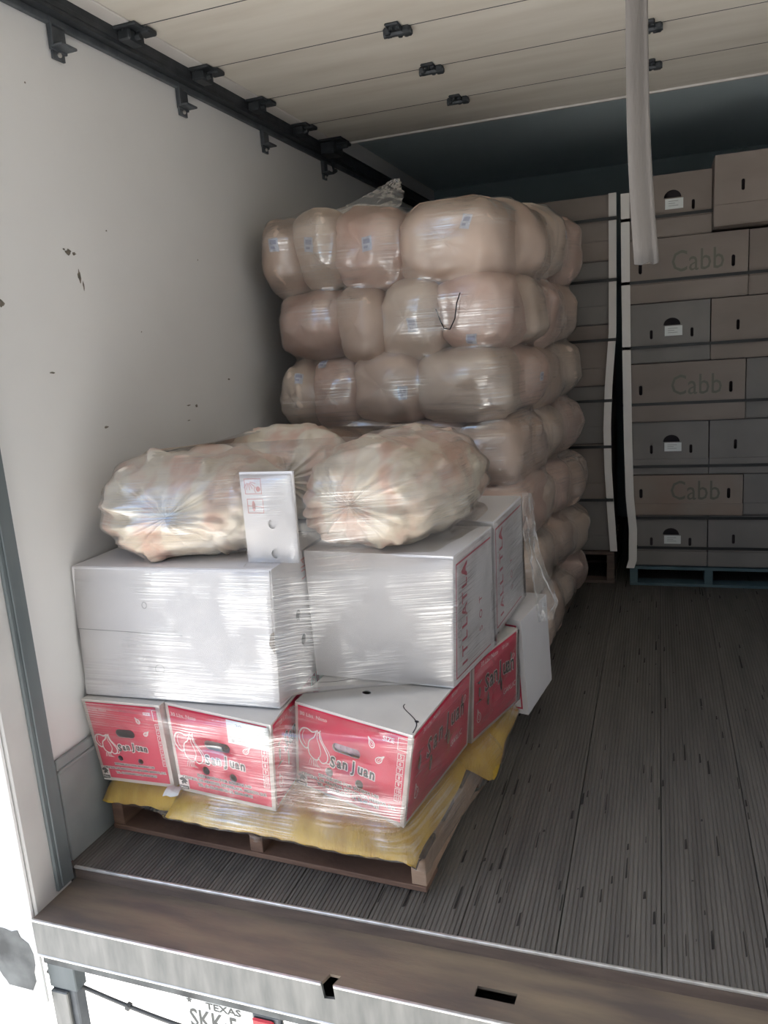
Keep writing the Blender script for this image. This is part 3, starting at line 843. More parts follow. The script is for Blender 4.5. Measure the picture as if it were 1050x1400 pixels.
def red_carton(label, b, z0, t, z1, side=True, sticker=False, top_marks=False, contents=False):
    P = carton_panels(b, z0, t, z1)
    org = ((b[0][0] + b[2][0]) / 2, (b[0][1] + b[2][1]) / 2, min(z0) if isinstance(z0, (list, tuple)) else z0)
    T = thing('garlic_carton', org, label, 'carton', 'red and white cartons on the yellow sacks')
    fw, fd, fw2, fh = front_print(P['front'])
    holes = {'front': fh}
    if side:
        sw_, sd, sh = side_print(P['right'])
        holes['right'] = sh
    if top_marks:
        p = P['top']; holes['top'] = [ellipse(.44 * p.W, .33 * p.H, .016, .013), ]
    body = carton_body(P, holes).obj('carton_body', 'card_grey', T)
    body.data.materials.append(M['card_grey'])
    def redarea(p, hs, nm):
        fl = Flat().add(fill2d(rect(.012, p.W - .014, .012, p.H - .008), hs))
        v, f = p.put(fl, 0.0008); return mesh_obj(nm, v, f, 'red', T)
    ra = redarea(P['front'], fh, 'front_print')
    v, f = P['front'].put(fw, 0.0016); mesh_obj('white_lettering', v, f, 'white_ink', ra)
    v, f = P['front'].put(fd, 0.0023); mesh_obj('dark_lettering', v, f, 'dark_ink', ra)
    v, f = P['front'].put(fw2, 0.0030); mesh_obj('logo_lettering', v, f, 'white_ink', ra)
    if side:
        rb = redarea(P['right'], sh, 'side_print')
        v, f = P['right'].put(sw_, 0.0016); mesh_obj('white_lettering', v, f, 'white_ink', rb)
        v, f = P['right'].put(sd, 0.0023); mesh_obj('dark_lettering', v, f, 'dark_ink', rb)
    if sticker:
        p = P['front']; fl = Flat().add(fill2d(rect(.60 * p.W, .985 * p.W, .70 * p.H, .965 * p.H)))
        v, f = p.put(fl, 0.0036); so = mesh_obj('paper_sticker', v, f, 'plate', T)
        fl = Flat().add(text2d('30', .024, .68 * p.W, .90 * p.H)).add(text2d('--- --', .016, .82 * p.W, .87 * p.H)).add(frame2d(.64 * p.W, .66 * p.W, .72 * p.H, .76 * p.H, .002))
        v, f = p.put(fl, 0.0042); mesh_obj('sticker_lettering', v, f, 'grey_ink', so)
    if top_marks:
        p = P['top']
        # flap fold lines and tears, raised card lips
        fl = Flat().add(stroke([(.02 * p.W, .30 * p.H), (.18 * p.W, .40 * p.H), (.30 * p.W, .55 * p.H)], .003))
        fl.add(stroke([(.99 * p.W, .02 * p.H), (.955 * p.W, .14 * p.H), (.80 * p.W, .25 * p.H), (.78 * p.W, .30 * p.H)], .0035))
        fl.add(fill2d(ellipse(.955 * p.W, .145 * p.H, .007, .006))).add(fill2d(ellipse(.30 * p.W, .55 * p.H, .006, .006)))
        fl.add(fill2d([(.46 * p.W, .62 * p.H), (.58 * p.W, .56 * p.H), (.66 * p.W, .70 * p.H), (.52 * p.W, .76 * p.H)]))
        v, f = p.put(fl, 0.0008); mesh_obj('flap_slits', v, f, 'hole', T)
    # bulbs seen through the hand holes
    p = P['front']
    if contents:
        mb = MB()
        for k in range(5):
            c = p.at((.37 + .055 * k) * p.W, (.60 + .01 * (k % 2)) * p.H, -0.030)
            bm = bmesh.new(); bmesh.ops.create_icosphere(bm, subdivisions=2, radius=.024)
            bm.verts.index_update()
            mb.add([(c + w.co * (1 + .1 * noise.noise(w.co * 60)))[:] for w in bm.verts], [[w.index for w in q.verts] for q in bm.faces]); bm.free()
        mb.obj('garlic_bulbs', 'purple', T, True)
    return T
zb, zt = 0.192, 0.482
red_carton('leftmost red and white garlic carton, nearest the side wall',
           [(0.035, 1.862), (0.300, 1.868), (0.31, 2.27), (0.04, 2.26)], zb, [(0.012, 1.842), (0.298, 1.848), (0.31, 2.27), (0.02, 2.26)], zt, side=False)
red_carton('middle red and white garlic carton with a paper sticker under glossy film',
           [(0.325, 1.862), (0.680, 1.822), (0.655, 2.16), (0.33, 2.20)], zb, [(0.302, 1.872), (0.705, 1.800), (0.672, 2.16), (0.32, 2.22)], zt, sticker=True)
red_carton('front right red and white garlic carton with its grey top exposed',
           [(0.676, 1.972), (1.072, 1.830), (1.142, 2.316), (0.72, 2.42)], zb, [(0.708, 1.955), (1.120, 1.822), (1.170, 2.312), (0.74, 2.42)], zt, top_marks=True, contents=True)
red_carton('red and white garlic carton in the back row on the right side of the pallet',
           [(0.76, 2.43), (1.153, 2.326), (1.250, 2.660), (0.85, 2.77)], zb, [(0.78, 2.43), (1.172, 2.322), (1.262, 2.660), (0.87, 2.77)], zt)
red_carton('red and white garlic carton by the wall behind the front row',
           [(0.04, 2.31), (0.64, 2.31), (0.64, 2.80), (0.04, 2.80)], zb, [(0.04, 2.31), (0.64, 2.31), (0.64, 2.80), (0.04, 2.80)], zt, side=False)

# ------------------------------------------------------------------ WHITE CARTONS
def side_letters(P, s='ALTALLTI', fade='red_ink'):
    """red rotated lettering and frame lines down the side of a white carton"""
    g = Flat(); thin = Flat()
    W, H = P.W, P.H
    g.add(fill2d(rect(.020, .026, .02, H - .03))); g.add(fill2d(rect(.020, W - .015, H - .036, H - .030)))
    g.add(fill2d(rect(.020, W * .9, .018, .022)))
    for i, ch in enumerate(s):
        y = H - .068 - i * (H - .10) / (len(s) - .6)
        g.add(text2d(ch, .062, .095, y, 'CENTER', math.pi / 2, 1.0, offset=.001 if i else .003))
    for i, ch in enumerate('TOS'):
        g.add(text2d(ch, .04, .24, H * .50 - i * .05, 'CENTER', math.pi / 2))
    for k in range(4):
        thin.add(stroke(ellipse(.052, H * (.30 + .075 * k) + (.06 if k == 3 else 0), .013, .011, 12), .0012, True))
    return g, thin
def white_carton(label, b, z0, t, z1, holes=None, seam=None, letters=False, extra=None, bulge=True):
    P = carton_panels(b, z0, t, z1)
    org = ((b[0][0] + b[2][0]) / 2, (b[0][1] + b[2][1]) / 2, z0 if not isinstance(z0, (list, tuple)) else min(z0))
    T = thing('white_carton', org, label, 'carton', 'plain white cartons on the front pallet')
    H = {}
    if holes: H['right'] = [ellipse(u * P['right'].W, v * P['right'].H, .017, .018, 16) for (u, v) in holes]
    carton_body(P, H).obj('carton_body', 'card_white', T)
    if seam:
        p = P['front']
        pts = [(.0, seam), (.3, seam - .008), (.55, seam - .02), (.8, seam - .03), (.98, seam - .045)]
        q = [(u * p.W, v * p.H) for u, v in pts]
        # upper flap overlaps the lower one: a real card layer
        up = [(0.002, p.H - .003)] + [(a, c) for a, c in q] + [(p.W - .008, q[-1][1]), (p.W - .004, p.H - .003)]
        fl = Flat().add(fill2d(up[::-1]))
        v, f = p.put(fl, 0.004); n = len(v)
        mb = MB().add(v, f)
        m = len(up)
        mb.add([p.at(x, y, 0.004)[:] for x, y in up] + [p.at(x, y, 0.0)[:] for x, y in up], [(i, (i + 1) % m, m + (i + 1) % m, m + i) for i in range(m)])
        mb.obj('upper_flap', 'card_white', T)
        fl = Flat().add(stroke(q[:3], .0022)); v, f = p.put(fl, 0.0045); mesh_obj('flap_gap', v, f, 'grey_ink', T)
        fl = Flat().add(fill2d([(p.W - .012, q[-1][1] + .03), (p.W - .001, q[-1][1] + .035), (p.W - .001, q[-1][1] - .035), (p.W - .02, q[-1][1] - .002)]))
        v, f = p.put(fl, 0.005); mesh_obj('torn_edge', v, f, 'brown_card3', T)
        fl = Flat().add(stroke([(.37 * p.W + .008 * math.cos(a), .72 * p.H + .010 * math.sin(a)) for a in [k * 2 * math.pi / 8 for k in range(8)]], .002, True))
        fl.add(stroke([(.42 * p.W + .016 * math.cos(a), .24 * p.H + .014 * math.sin(a)) for a in [k * 2 * math.pi / 8 for k in range(8)]], .002, True))
        v, f = p.put(fl, 0.0055); mesh_obj('recycling_mark', v, f, 'grey_ink', T)
    if letters:
        p = P['right']; g, th = side_letters(p, letters)
        v, f = p.put(g, 0.0008); mesh_obj('red_lettering', v, f, 'red_ink', T)
        v, f = p.put(th, 0.0009); mesh_obj('size_rings', v, f, 'dark_ink', T)
    if extra == 'icons':
        p = P['right']; g = Flat()
        g.add(text2d('UI4', .05, .5 * p.W, .86 * p.H, 'CENTER', math.pi / 2))
        for y0 in (.05, .17):
            g.add(frame2d(.60 * p.W, .80 * p.W, y0 * p.H, (y0 + .10) * p.H, .002))
            g.add(stroke([(.64 * p.W, (y0 + .02) * p.H), (.70 * p.W, (y0 + .07) * p.H), (.76 * p.W, (y0 + .03) * p.H)], .003))
        v, f = p.put(g, 0.0008); mesh_obj('red_print', v, f, 'red_faint', T)
    return T
zw0, zw1 = 0.487, 0.905
W_left = white_carton('wide white carton with a split front flap, left of the front load',
             [(0.012, 1.868), (0.690, 1.892), (0.684, 2.36), (0.012, 2.36)], zw0, [(0.008, 1.896), (0.694, 1.918), (0.684, 2.36), (0.010, 2.36)], zw1,
             holes=[(.36, .54), (.42, .33)], seam=.52, extra='icons')
W_right = white_carton('white carton with red side lettering at the front right corner',
             [(0.70, 2.138), (1.160, 2.118), (1.215, 2.468), (0.71, 2.49)], zw0, [(0.70, 2.128), (1.186, 2.095), (1.222, 2.468), (0.71, 2.49)], zw1, letters='ALTALLTI')
white_carton('white carton with red side lettering behind the front right one',
             [(0.72, 2.51), (1.218, 2.482), (1.248, 2.90), (0.74, 2.94)], zw0 + .03, [(0.72, 2.51), (1.226, 2.486), (1.246, 2.92), (0.74, 2.94)], zw1 + .012, letters='ALTILLAI')
white_carton('white carton hidden behind the left one under the loose bundle',
             [(0.012, 2.38), (0.68, 2.38), (0.68, 2.90), (0.012, 2.90)], zw0, [(0.012, 2.38), (0.68, 2.38), (0.68, 2.90), (0.012, 2.90)], zw1)
lowc = white_carton('white carton with a red line low on the right rear side of the pallet',
             [(0.90, 2.80), (1.285, 2.690), (1.33, 3.02), (0.95, 3.08)], 0.128, [(0.90, 2.80), (1.270, 2.680), (1.32, 3.00), (0.95, 3.08)], 0.50)
pl = Panel((0.90, 2.80, .128), (1.285, 2.690, .128), (1.270, 2.680, .50), (.90, 2.80, .50))
g = Flat().add(frame2d(.02, pl.W - .02, .02, pl.H - .02, .006)).add(stroke([(pl.W - .10, .03), (pl.W - .03, .06), (pl.W - .03, .16)], .004))
v, f = pl.put(g, .001); mesh_obj('red_line', v, f, 'red_ink', lowc)

# small carton standing between the two bundles
P = carton_panels([(0.585, 1.985), (0.752, 1.985), (0.752, 1.995), (0.585, 1.995)], .906, [(0.585, 1.985), (0.757, 1.985), (0.757, 1.995), (0.585, 1.995)], 1.178)
T = thing('carton_board', (0.67, 1.99, .906), 'upright white carton board with red icons between the two bundles', 'carton board')
p = P['front']
carton_body(P, {'front': [ellipse(.54 * p.W, .43 * p.H, .0135, .0145, 18), ellipse(.55 * p.W, .10 * p.H, .0125, .0145, 18)]}).obj('carton_body', 'card_white', T)
g = Flat()
g.add(frame2d(.08 * p.W, .40 * p.W, .76 * p.H, .93 * p.H, .002)); g.add(frame2d(.10 * p.W, .41 * p.W, .55 * p.H, .71 * p.H, .002))
for k in range(6):
    a = -math.pi * (.08 + k * .13)
    g.add(stroke([(.16 * p.W + .006 * math.cos(a), .90 * p.H + .006 * math.sin(a)), (.16 * p.W + .024 * math.cos(a), .90 * p.H + .026 * math.sin(a))], .0018))
g.add(stroke([(.29 * p.W, .84 * p.H), (.26 * p.W, .81 * p.H), (.29 * p.W, .775 * p.H)], .002)); g.add(fill2d(ellipse(.335 * p.W, .815 * p.H, .007, .008)))
g.add(fill2d(ellipse(.22 * p.W, .63 * p.H, .005, .016))); g.add(fill2d([(.18 * p.W, .63 * p.H), (.25 * p.W, .60 * p.H), (.25 * p.W, .66 * p.H)]))
g.add(stroke([(.11 * p.W, .632 * p.H), (.38 * p.W, .62 * p.H)], .002)); g.add(stroke([(.38 * p.W, .62 * p.H), (.37 * p.W, .60 * p.H)], .002))
v, f = p.put(g, .0008); mesh_obj('red_icons', v, f, 'red_faint', T)

# ------------------------------------------------------------------ ROUND SACKS AND BUNDLES
def blob(c, r, seed, nu=40, nv=26, e1=0.55, e2=0.62, amp=0.03, freq=4.0, rot=0.0, tilt=0.0, flat=None, fold=0.0, pleat=0.0):
    """super-ellipsoid with lumps; axis along y"""
    v, f = [], []
    def sp_(a, e): return math.copysign(abs(a) ** e, a)
    for j in range(nv + 1):
        ph = -math.pi / 2 + math.pi * j / nv
        for i in range(nu):
            th = 2 * math.pi * i / nu
            a = sp_(math.cos(ph), e1)
            p = Vector((r[0] * a * sp_(math.cos(th), e2), r[1] * sp_(math.sin(ph), e1), r[2] * a * sp_(math.sin(th), e2)))
            q = p * freq + Vector((seed * 3.1, seed * 1.7, seed))
            d = amp * noise.noise(q) + amp * .45 * noise.noise(q * 2.3)
            if fold:
                w = noise.noise(q * 1.4)
                d += fold * abs(noise.noise(Vector((q.x * 3 + w * 2, q.y * 2, q.z * 3)))) - fold * .3
            if pleat:
                fm = max(0.0, -math.sin(ph)) ** 1.2
                d += pleat * fm * (math.sin(th * 17 + 4 * noise.noise(q)) + .5 * math.sin(th * 31 + 3 * noise.noise(q * 1.7)))
            p += p.normalized() * d
            p = Vector((p.x, p.y * math.cos(tilt) - p.z * math.sin(tilt), p.y * math.sin(tilt) + p.z * math.cos(tilt)))
            p = Vector((p.x * math.cos(rot) - p.y * math.sin(rot), p.x * math.sin(rot) + p.y * math.cos(rot), p.z))
            p += Vector(c)
            if flat is not None and p.z < flat: p.z = flat + 0.0005 * noise.noise(p * 30)
            v.append(p[:])
    for j in range(nv):
        for i in range(nu):
            f.append((j * nu + i, (j + 1) * nu + i, (j + 1) * nu + (i + 1) % nu, j * nu + (i + 1) % nu)[::-1])
    return v, f

def add_tag(parent, px, pz, ang=0.0, size=(.022, .028), direction='front'):
    """small printed label stuck to the face of a sack"""
    v, f = GEO[[c for c in parent.children][0]]
    bv = BVHTree.FromPolygons([Vector(q) for q in v], f)
    if direction == 'front': o, d = Vector((px, 0.5, pz)), Vector((0, 1, 0))
    else: o, d = Vector((3.0, px, pz)), Vector((-1, 0, 0))
    hit = bv.ray_cast(o, d)
    if hit[0] is None: return
    n = hit[1]
    if n.dot(d) > 0: n = -n
    up = Vector((0, 0, 1)); a = up.cross(n).normalized(); b = n.cross(a)
    a, b = a * math.cos(ang) + b * math.sin(ang), b * math.cos(ang) - a * math.sin(ang)
    w, h = size
    def patch(x0, x1, y0, y1, off, name, m, par):
        g = 5; vv = []
        for j in range(g + 1):
            for i in range(g + 1):
                q = hit[0] + a * (x0 + (x1 - x0) * i / g) + b * (y0 + (y1 - y0) * j / g)
                h2 = bv.find_nearest(q)
                vv.append((h2[0] + n * off)[:])
        ff = [(j * (g + 1) + i, j * (g + 1) + i + 1, (j + 1) * (g + 1) + i + 1, (j + 1) * (g + 1) + i) for j in range(g) for i in range(g)]
        return mesh_obj(name, vv, ff, m, par)
    t = patch(-w / 2, w / 2, -h / 2, h / 2, .0022, 'label_tag', 'tag', parent)
    patch(-w * .34, w * .34, h * .02, h * .34, .0034, 'tag_print', 'tag_ink', t)
    patch(-w * .30, w * .1, -h * .3, -h * .12, .0034, 'tag_print', 'tag_ink', t)

SK = []
GR = 'peach sacks of the tall wrapped stack'
def sack(name_label, c, r, seed, m='sack', rot=-0.06, **kw):
    T = thing('sack', (c[0], c[1], c[2] - r[2]), name_label, 'sack', GR)
    v, f = blob(c, r, seed, rot=rot, **kw)
    SK.append(mesh_obj('sack_body', v, f, m, T, True))
    return T
rows = [  # z centre, half height, [front x boundaries at y ~3.2], front y offsets
    (1.925, .175, [.10, .265, .46, .72, 1.16], 'top'),
    (1.620, .165, [.135, .445, .625, .88, 1.16], 'second'),
    (1.325, .160, [.15, .29, .485, .77, 1.15], 'third'),
    (1.035, .155, [.14, .40, .68, .93, 1.19], 'fourth'),
    (0.750, .150, [.14, .42, .70, .95, 1.21], 'fifth'),
    (0.470, .145, [.14, .42, .70, .95, 1.24], 'sixth'),
    (0.235, .125, [.14, .42, .70, .95, 1.27], 'bottom'),
]
posn = ['leftmost on the front face', 'second from left on the front face', 'third from left on the front face', 'at the front right corner']
sposn = ['first behind the right corner', 'middle of the right side', 'rear of the right side']
tags = {(0, 0): [(.185, 1.97)], (0, 1): [(.34, 1.955)], (0, 2): [(.60, 1.93)], (0, 3): [(1.02, 1.97)],
        (1, 2): [(.77, 1.59)], (1, 3): [(1.01, 1.51)],
        (2, 0): [(.235, 1.40)], (2, 1): [(.33, 1.455), (.445, 1.375)], (2, 2): [(.71, 1.31)], (2, 3): []}
mats = ['sack', 'sack2', 'sack3']
for i, (zc, hz, xs, nm) in enumerate(rows):
    front_y = 3.185 + (0.0 if i else -0.0)
    for k in range(4):
        a, b = xs[k], xs[k + 1]
        T = sack(f'peach sack, {nm} layer of the tall stack, {posn[k]}',
                 ((a + b) / 2, front_y + .29 + .012 * k + .01 * math.sin(i * 3 + k * 2), zc + .012 * math.sin(i * 2.1 + k * 1.7)),
                 ((b - a) / 2 + .030, .30, hz + .008), i * 5 + k + 1, mats[(i * 2 + k) % 3], amp=.026, freq=5.0, e1=.55 + .2 * (k == 0), e2=.58 + .15 * (k == 0), fold=.022)
        for (px, pz) in tags.get((i, k), []): add_tag(T, px, pz, random.uniform(-.2, .2), (.045, .060))
    for k in range(3):
        y = 3.66 + .30 * k
        xr = [1.245, 1.290, 1.345][k] + [.035, .0, .0, .01, .025, .035, .03][i]
        T = sack(f'peach sack, {nm} layer of the tall stack, {sposn[k]}',
                 (xr - .25, y, zc + .012 * math.sin(i * 1.3 + k * 2.2)), (.25, .20, hz), 40 + i * 5 + k, mats[(i + k) % 3], amp=.035, freq=5.0, e1=.7, e2=.68, fold=.014)
        if (i, k) == (2, 0): add_tag(T, 3.60, 1.33, 0, (.03, .04), 'side')
        if (i, k) == (0, 1): add_tag(T, 3.90, 1.96, 0, (.03, .04), 'side')
# short black cord lying against the second layer
cord_pts = [(0.872, 1.645), (0.882, 1.60), (0.905, 1.565), (0.93, 1.56), (0.955, 1.60), (0.97, 1.66), (0.985, 1.70)]
bv = BVHTree.FromPolygons([Vector(q) for o in SK for q in GEO[o][0]], [tuple(i + off for i in fc) for o, off in zip(SK, np.cumsum([0] + [len(GEO[o][0]) for o in SK[:-1]])) for fc in GEO[o][1]])
cp = []
for (x, z) in cord_pts:
    h = bv.ray_cast(Vector((x, .5, z)), Vector((0, 1, 0)))
    cp.append((x, (h[0].y if h[0] else 3.19) - .035, z))
tag(MB().tube(cp, .0028, 6).obj('cord', 'strap', None, True, (0.92, cp[3][1], 1.56)), 'short black curved cord against the second layer of sacks', 'cord')

# bundles lying on the white cartons
BN = []
def bundle(label, parts, tied=None):
    c0 = parts[0][0]
    T = thing('bundle', (c0[0], c0[1], .906), label, 'bundle', 'loose pale bundles on the white cartons')
    for k, (c, r, seed, kw) in enumerate(parts):
        v, f = blob(c, r, seed, flat=.908, **kw)
        o = mesh_obj('bundle_body' if k == 0 else 'bundle_fold', v, f, 'bundle', T, True); BN.append(o)
    return T
hi = dict(nu=110, nv=56, pleat=.0055)
bundle('pale lumpy plastic bundle on the left white carton by the wall',
       [((0.335, 2.16, 1.060), (.265, .26, .165), 3, dict(amp=.03, freq=5, fold=.045, e1=.75, e2=.8, rot=.15, **hi))])
bundle('big pale rolled bundle on the right white carton',
       [((0.930, 2.42, 1.060), (.245, .36, .168), 8, dict(amp=.025, freq=5, fold=.04, e1=.62, e2=.8, rot=-.12, **hi))])
bundle('pale bundle lying behind the left one, against the sack stack',
       [((0.42, 2.66, 1.070), (.26, .24, .175), 14, dict(amp=.03, freq=5, fold=.022, e1=.75, e2=.8, rot=.3, **hi))])

# ------------------------------------------------------------------ BROWN CARTONS AT THE BACK
def brown_carton(label, x0, x1, y0, y1, z0, z1, kind, m, skew=0.0):
    P = carton_panels([(x0, y0), (x1, y0), (x1, y1), (x0, y1)], z0, [(x0, y0), (x1, y0), (x1, y1), (x0, y1)], [z1, z1 + skew, z1 + skew, z1])
    T = thing('brown_carton', ((x0 + x1) / 2, (y0 + y1) / 2, z0), label, 'carton', 'brown produce cartons at the back')
    p = P['front']; W, H = p.W, p.H
    hs = []
    if kind == 'end':
        n = 10
        arc = [(.53 * W + .045 * math.cos(t), .62 * H + .040 * math.sin(t)) for t in [math.pi * k / n for k in range(n + 1)]]
        hs = [arc, capsule_vert(.27 * W, .48 * H, .016, .05), capsule_vert(.78 * W, .48 * H, .016, .05)]
    elif kind == 'long':
        hs = [capsule_vert(.10 * W, .55 * H, .018, .055), capsule_vert(.88 * W, .55 * H, .018, .06)]
    elif kind == 'plain':
        hs = [capsule_vert(.30 * W, .55 * H, .016, .055)]
    carton_body(P, {'front': hs}).obj('carton_body', m, T)
    MB().box(x0 + .03, x1 - .03, y0 + .05, y1 - .02, z0 + .03, min(z1, z1 + skew) - .03).obj('contents', 'hole', T)  # dark block inside, shade behind the hand holes put into its colour
    # lid rim: telescoping upper half proud of the lower half
    MB().bbox(x0 - .002, x1 + .002, y0 - .005, y0 + .001, z0 + .004, z0 + H * .30, .002).obj('lower_flap', m, T)
    if kind == 'end':
        fl = Flat().add(fill2d(rect(.44 * W, .66 * W, .44 * H, .605 * H)))
        v, f = p.put(fl, .0015); s = mesh_obj('white_sticker', v, f, 'plate', T)
        fl = Flat()
        for k in range(3): fl.add(fill2d(rect(.48 * W, (.60 - .04 * (k % 2)) * W, (.56 - .035 * k) * H, (.568 - .035 * k) * H)))
        v, f = p.put(fl, .0022); mesh_obj('sticker_lines', v, f, 'grey_ink', s)
    if kind == 'long':
        fl = Flat().add(text2d('Cabb', .16, .36 * W, .60 * H, sx=.80))
        v, f = p.put(fl, .0012); mesh_obj('faded_lettering', v, f, 'card_ink', T)
    return T
def capsule_vert(cx, cy, w, h, n=6):
    return [(cx - (q[1] - 0), cy + q[0]) for q in capsule(0, 0, h, w, n)]
zz = [0.125, 0.433, 0.674, 0.982, 1.314, 1.644, 1.985, 2.312]
lay = ['bottom', 'second', 'third', 'fourth', 'fifth', 'sixth', 'top']
bm_ = ['brown_card2', 'brown_card3', 'brown_card2', 'brown_card', 'brown_card2', 'brown_card', 'brown_card']
for i in range(7):
    z0, z1 = zz[i] + .002, zz[i + 1] - .003
    if i % 2 == 0:
        xm = 2.008
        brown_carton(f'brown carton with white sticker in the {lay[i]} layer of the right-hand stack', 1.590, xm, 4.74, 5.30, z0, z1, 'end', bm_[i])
        if i == 6:
            brown_carton('brown carton set forward at the top right of the right-hand stack', 2.012, 2.46, 4.60, 5.30, z0 + .012, z1 + .035, 'plain', 'brown_card')
        else:
            brown_carton(f'brown carton without sticker in the {lay[i]} layer of the right-hand stack', xm + .006, 2.46, 4.735, 5.30, z0, z1, 'plain', bm_[(i + 2) % 7])
    else:
        xm = 2.19
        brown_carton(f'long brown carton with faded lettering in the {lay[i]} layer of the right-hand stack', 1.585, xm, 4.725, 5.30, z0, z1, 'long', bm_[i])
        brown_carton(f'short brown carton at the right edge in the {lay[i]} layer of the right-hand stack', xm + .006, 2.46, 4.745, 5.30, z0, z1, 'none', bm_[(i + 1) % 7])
zl = [0.203, 0.52, 0.86, 1.20, 1.55, 1.90, 2.255]
lay2 = ['bottom', 'second', 'third', 'fourth', 'fifth', 'top']
for i in range(6):
    xm = 0.98 if i % 2 else 0.86
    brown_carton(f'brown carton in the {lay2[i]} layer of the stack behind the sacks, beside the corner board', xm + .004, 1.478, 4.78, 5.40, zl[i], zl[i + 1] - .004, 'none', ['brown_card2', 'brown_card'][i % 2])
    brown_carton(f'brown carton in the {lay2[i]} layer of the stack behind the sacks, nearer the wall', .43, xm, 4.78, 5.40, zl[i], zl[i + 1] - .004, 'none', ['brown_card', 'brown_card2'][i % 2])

def corner_board(pts, w, side, label):
    """white L-profile board, slightly bowed"""
    v, f = [], []
    n = len(pts)
    t = .005
    for (x, y, z) in pts:
        a = [(0, 0), (w * side, 0), (w * side, t), (t * side, t), (t * side, w * .8), (0, w * .8)]
        v += [(x + p[0], y + p[1], z) for p in a]
    for i in range(n - 1):
        for j in range(6):
            q = (i * 6 + j, i * 6 + (j + 1) % 6, (i + 1) * 6 + (j + 1) % 6, (i + 1) * 6 + j)
            f.append(q)
    f.append(tuple(range(6))); f.append(tuple((n - 1) * 6 + j for j in range(6))[::-1])
    return tag(mesh_obj('corner_board', v, f, 'postboard', None, False, None, pts[-1]), label, 'corner board', 'white corner boards of the brown stacks')
corner_board([(1.478, 4.77, 2.255), (1.476, 4.76, 1.9), (1.472, 4.75, 1.5), (1.448, 4.735, 1.2), (1.437, 4.73, .95), (1.440, 4.735, .7), (1.452, 4.745, .45), (1.466, 4.75, .205)], .042, 1,
             'bowed white corner board on the brown stack behind the sacks')
corner_board([(1.545, 4.715, 2.235), (1.545, 4.715, 1.8), (1.548, 4.715, 1.3), (1.552, 4.714, .9), (1.560, 4.712, .55), (1.577, 4.710, .35), (1.575, 4.71, .16), (1.56, 4.705, .115)], .046, 1,
             'white corner board on the left edge of the right-hand brown stack')
def strap(x0, x1, y0, z, label, x_front):
    mb = MB()
    mb.box(x0, x1, y0 - .003, y0, z - .008, z + .008)
    mb.box(x_front[0], x_front[1], y0 - .004, y0 + .07, z - .0085, z + .0085)
    return tag(mb.obj('strapping_band', 'strap', None, False, ((x0 + x1) / 2, y0, z)), label, 'strap', 'black straps around the brown stacks')
ords = ['top', 'second', 'third', 'fourth', 'fifth', 'sixth', 'bottom']
bx = [1.545, 1.545, 1.547, 1.549, 1.557, 1.574, 1.577]
for k, z in enumerate((2.095, 1.76, 1.405, 1.085, .725, .42, .24)):
    strap(1.585, 2.46, 4.722 - .003, z, f'{ords[k]} black strap around the right-hand brown stack' if k not in () else '', (bx[k] - .002, bx[k] + .05))
ords2 = ['top', 'second', 'third', 'fourth', 'fifth', 'bottom']
bx2 = [1.476, 1.474, 1.466, 1.444, 1.437, 1.444]
for k, z in enumerate((2.12, 1.79, 1.46, 1.115, .845, .525)):
    strap(1.05, 1.476, 4.765 - (.03 if k > 2 else .015), z, f'{ords2[k]} black strap around the brown stack behind the sacks', (bx2[k] - .002, bx2[k] + .045))

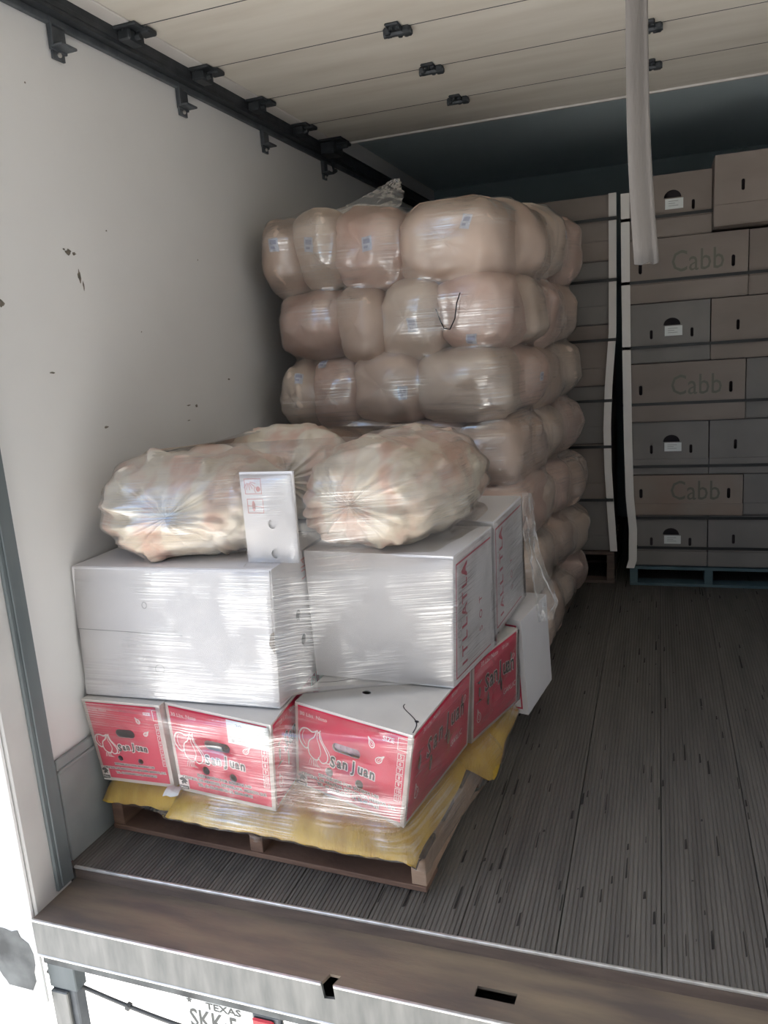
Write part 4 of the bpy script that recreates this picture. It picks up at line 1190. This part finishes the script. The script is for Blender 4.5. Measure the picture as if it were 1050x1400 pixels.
# ------------------------------------------------------------------ STRETCH FILM
def hull2d(P):
    P = sorted(set(P))
    if len(P) < 3: return P
    def half(pts):
        h = []
        for p in pts:
            while len(h) >= 2 and (h[-1][0] - h[-2][0]) * (p[1] - h[-2][1]) - (h[-1][1] - h[-2][1]) * (p[0] - h[-2][0]) <= 0: h.pop()
            h.append(p)
        return h
    a, b = half(P), half(P[::-1])
    return a[:-1] + b[:-1]
def membrane(objs, cx, cy, z0, z1, nth, nz, alpha, off, name, m, label, zcut, vsmooth=3, seed=0, wrinkle=.003, xmin=.007, mask=None):
    vv, ff = [], []
    for o in objs:
        n = len(vv); v, f = GEO[o]
        vv += [Vector(q) for q in v]; ff += [tuple(i + n for i in q) for q in f]
    bv = BVHTree.FromPolygons(vv, ff)
    R = np.zeros((nz, nth)); Hl = np.zeros((nz, nth))
    th = np.arange(nth) * 2 * math.pi / nth
    zs = np.linspace(z0, z1, nz)
    for j, z in enumerate(zs):
        pts = []
        for i, t in enumerate(th):
            d = Vector((math.cos(t), math.sin(t), 0))
            h = bv.ray_cast(Vector((cx, cy, z)) + d * 3, -d, 2.97)
            if h[0] is not None:
                R[j, i] = (h[0] - Vector((cx, cy, z))).length
                pts.append((R[j, i] * d.x, R[j, i] * d.y))
        H = hull2d(pts)
        if len(H) >= 3:
            for i, t in enumerate(th):
                d = (math.cos(t), math.sin(t)); best = 0
                for k in range(len(H)):
                    p, q = H[k], H[(k + 1) % len(H)]
                    ex, ey = q[0] - p[0], q[1] - p[1]
                    den = d[0] * ey - d[1] * ex
                    if abs(den) < 1e-9: continue
                    s = (p[0] * ey - p[1] * ex) / den
                    u = (p[0] * d[1] - p[1] * d[0]) / den
                    if s > 0 and -1e-6 <= u <= 1 + 1e-6: best = max(best, s)
                Hl[j, i] = best
    S = np.maximum(R, alpha * Hl + (1 - alpha) * R)
    for _ in range(vsmooth):      # film bridges small gaps between layers
        up = np.vstack([S[1:], S[-1:]]); dn = np.vstack([S[:1], S[:-1]])
        S = np.maximum(R, .5 * S + .25 * (up + dn))
        S = np.maximum(R, .6 * S + .2 * (np.roll(S, 1, 1) + np.roll(S, -1, 1)))
    verts, uvs, faces = [], [], []
    for j, z in enumerate(zs):
        for i, t in enumerate(th):
            r = S[j, i] + off + wrinkle * noise.noise(Vector((t * 9, z * 14, seed))) 
            x, y = cx + r * math.cos(t), cy + r * math.sin(t)
            verts.append((max(x, xmin), y, z)); uvs.append((t * .75, z))
    for j in range(nz - 1):
        for i in range(nth):
            k = (i + 1) % nth
            if min(Hl[j, i], Hl[j, k], Hl[j + 1, i], Hl[j + 1, k]) < .05: continue
            zc = (zs[j] + zs[j + 1]) / 2
            t = th[i]
            a = (j * nth + i, j * nth + k, (j + 1) * nth + k, (j + 1) * nth + i)
            if zc < zcut(verts[a[0]][0], verts[a[0]][1], t): continue
            if mask and mask(*verts[a[0]]): continue
            faces.append(a)
    used = sorted({i for f in faces for i in f}); rm = {o: n for n, o in enumerate(used)}
    o = mesh_obj(name, [verts[i] for i in used], [tuple(rm[i] for i in f) for f in faces], m, None, True, [uvs[i] for i in used], (cx, cy, z0))
    return tag(o, label, 'stretch film')
carts = [o for o in GEO if o.name.startswith('carton_body') and o.parent and o.parent.name.split('.')[0] in ('garlic_carton', 'white_carton', 'carton_board')]
carts = [o for o in carts if o.parent != lowc]
load = carts + BN + [y[1] for y in Ys] + [o for o in GEO if o.parent == PAL]
def cut_front(x, y, t):
    z = .118 + .012 * math.sin(x * 30) + .008 * math.sin(x * 71)
    if y < 2.2: z = .092 - .035 * math.sin(min(1, max(0, (x - .25) / .9)) * 2.6) + .010 * math.sin(x * 37) + .006 * math.sin(x * 83) if x > .25 else .125 + .01 * math.sin(x * 40)
    if y > 2.2: z = .09 + .02 * math.sin(y * 25)
    return z
F1 = membrane(load, .62, 2.42, .03, 1.27, 260, 124, .90, .010, 'stretch_film', 'film', 'clear glossy stretch film wrapped around the front pallet load', cut_front, 3, 1, .003)
F2 = membrane(SK, .68, 3.82, .14, 2.10, 240, 130, .45, .005, 'stretch_film', 'film_sack', 'hazy stretch film wrapped around the tall stack of peach sacks', lambda x, y, t: .16 + .03 * math.sin(t * 9), 4, 5, .004)

# loose bunched film tail hanging at the right rear of the front load
def ribbon(path, widths, seed, name, label, crumple=.012, n=40, mcount=12):
    P = [Vector(p) for p in path]
    vv, uv, ff = [], [], []
    for i in range(n + 1):
        s = i / n * (len(P) - 1); k = min(int(s), len(P) - 2); u = s - k
        c = P[k].lerp(P[k + 1], u); w = widths[k] * (1 - u) + widths[k + 1] * u
        for j in range(mcount + 1):
            q = j / mcount - .5
            a = Vector((.75, .55, 0)).normalized()
            nn = Vector((.55, -.75, 0)).normalized()
            d = crumple * (noise.noise(Vector((q * 6, i * .10, seed))) + .6 * noise.noise(Vector((q * 16, i * .22, seed + 4))))
            e = crumple * .6 * noise.noise(Vector((q * 5 + 9, i * .3, seed)))
            vv.append((c + a * (q * w + e) + nn * d * 1.6)[:]); uv.append((q * w * 3, i / n))
    for i in range(n):
        for j in range(mcount):
            b = i * (mcount + 1) + j
            ff.append((b, b + 1, b + mcount + 2, b + mcount + 1))
    return tag(mesh_obj(name, vv, ff, 'film_tail', None, True, uv, path[-1]), label, 'stretch film')
ribbon([(1.265, 2.95, .92), (1.275, 2.93, .78), (1.300, 2.92, .64), (1.335, 2.90, .50), (1.335, 2.86, .44)], [.04, .05, .06, .10, .07], 3, 'film_tail',
       'bunched tail of stretch film hanging beside the low white carton', .014)
ribbon([(0.62, 3.60, 2.25), (0.59, 3.55, 2.19), (0.55, 3.48, 2.13), (0.50, 3.38, 2.08)], [.03, .14, .26, .30], 8, 'film_tail', 'loose puckered film end on top of the peach sack stack', .02)
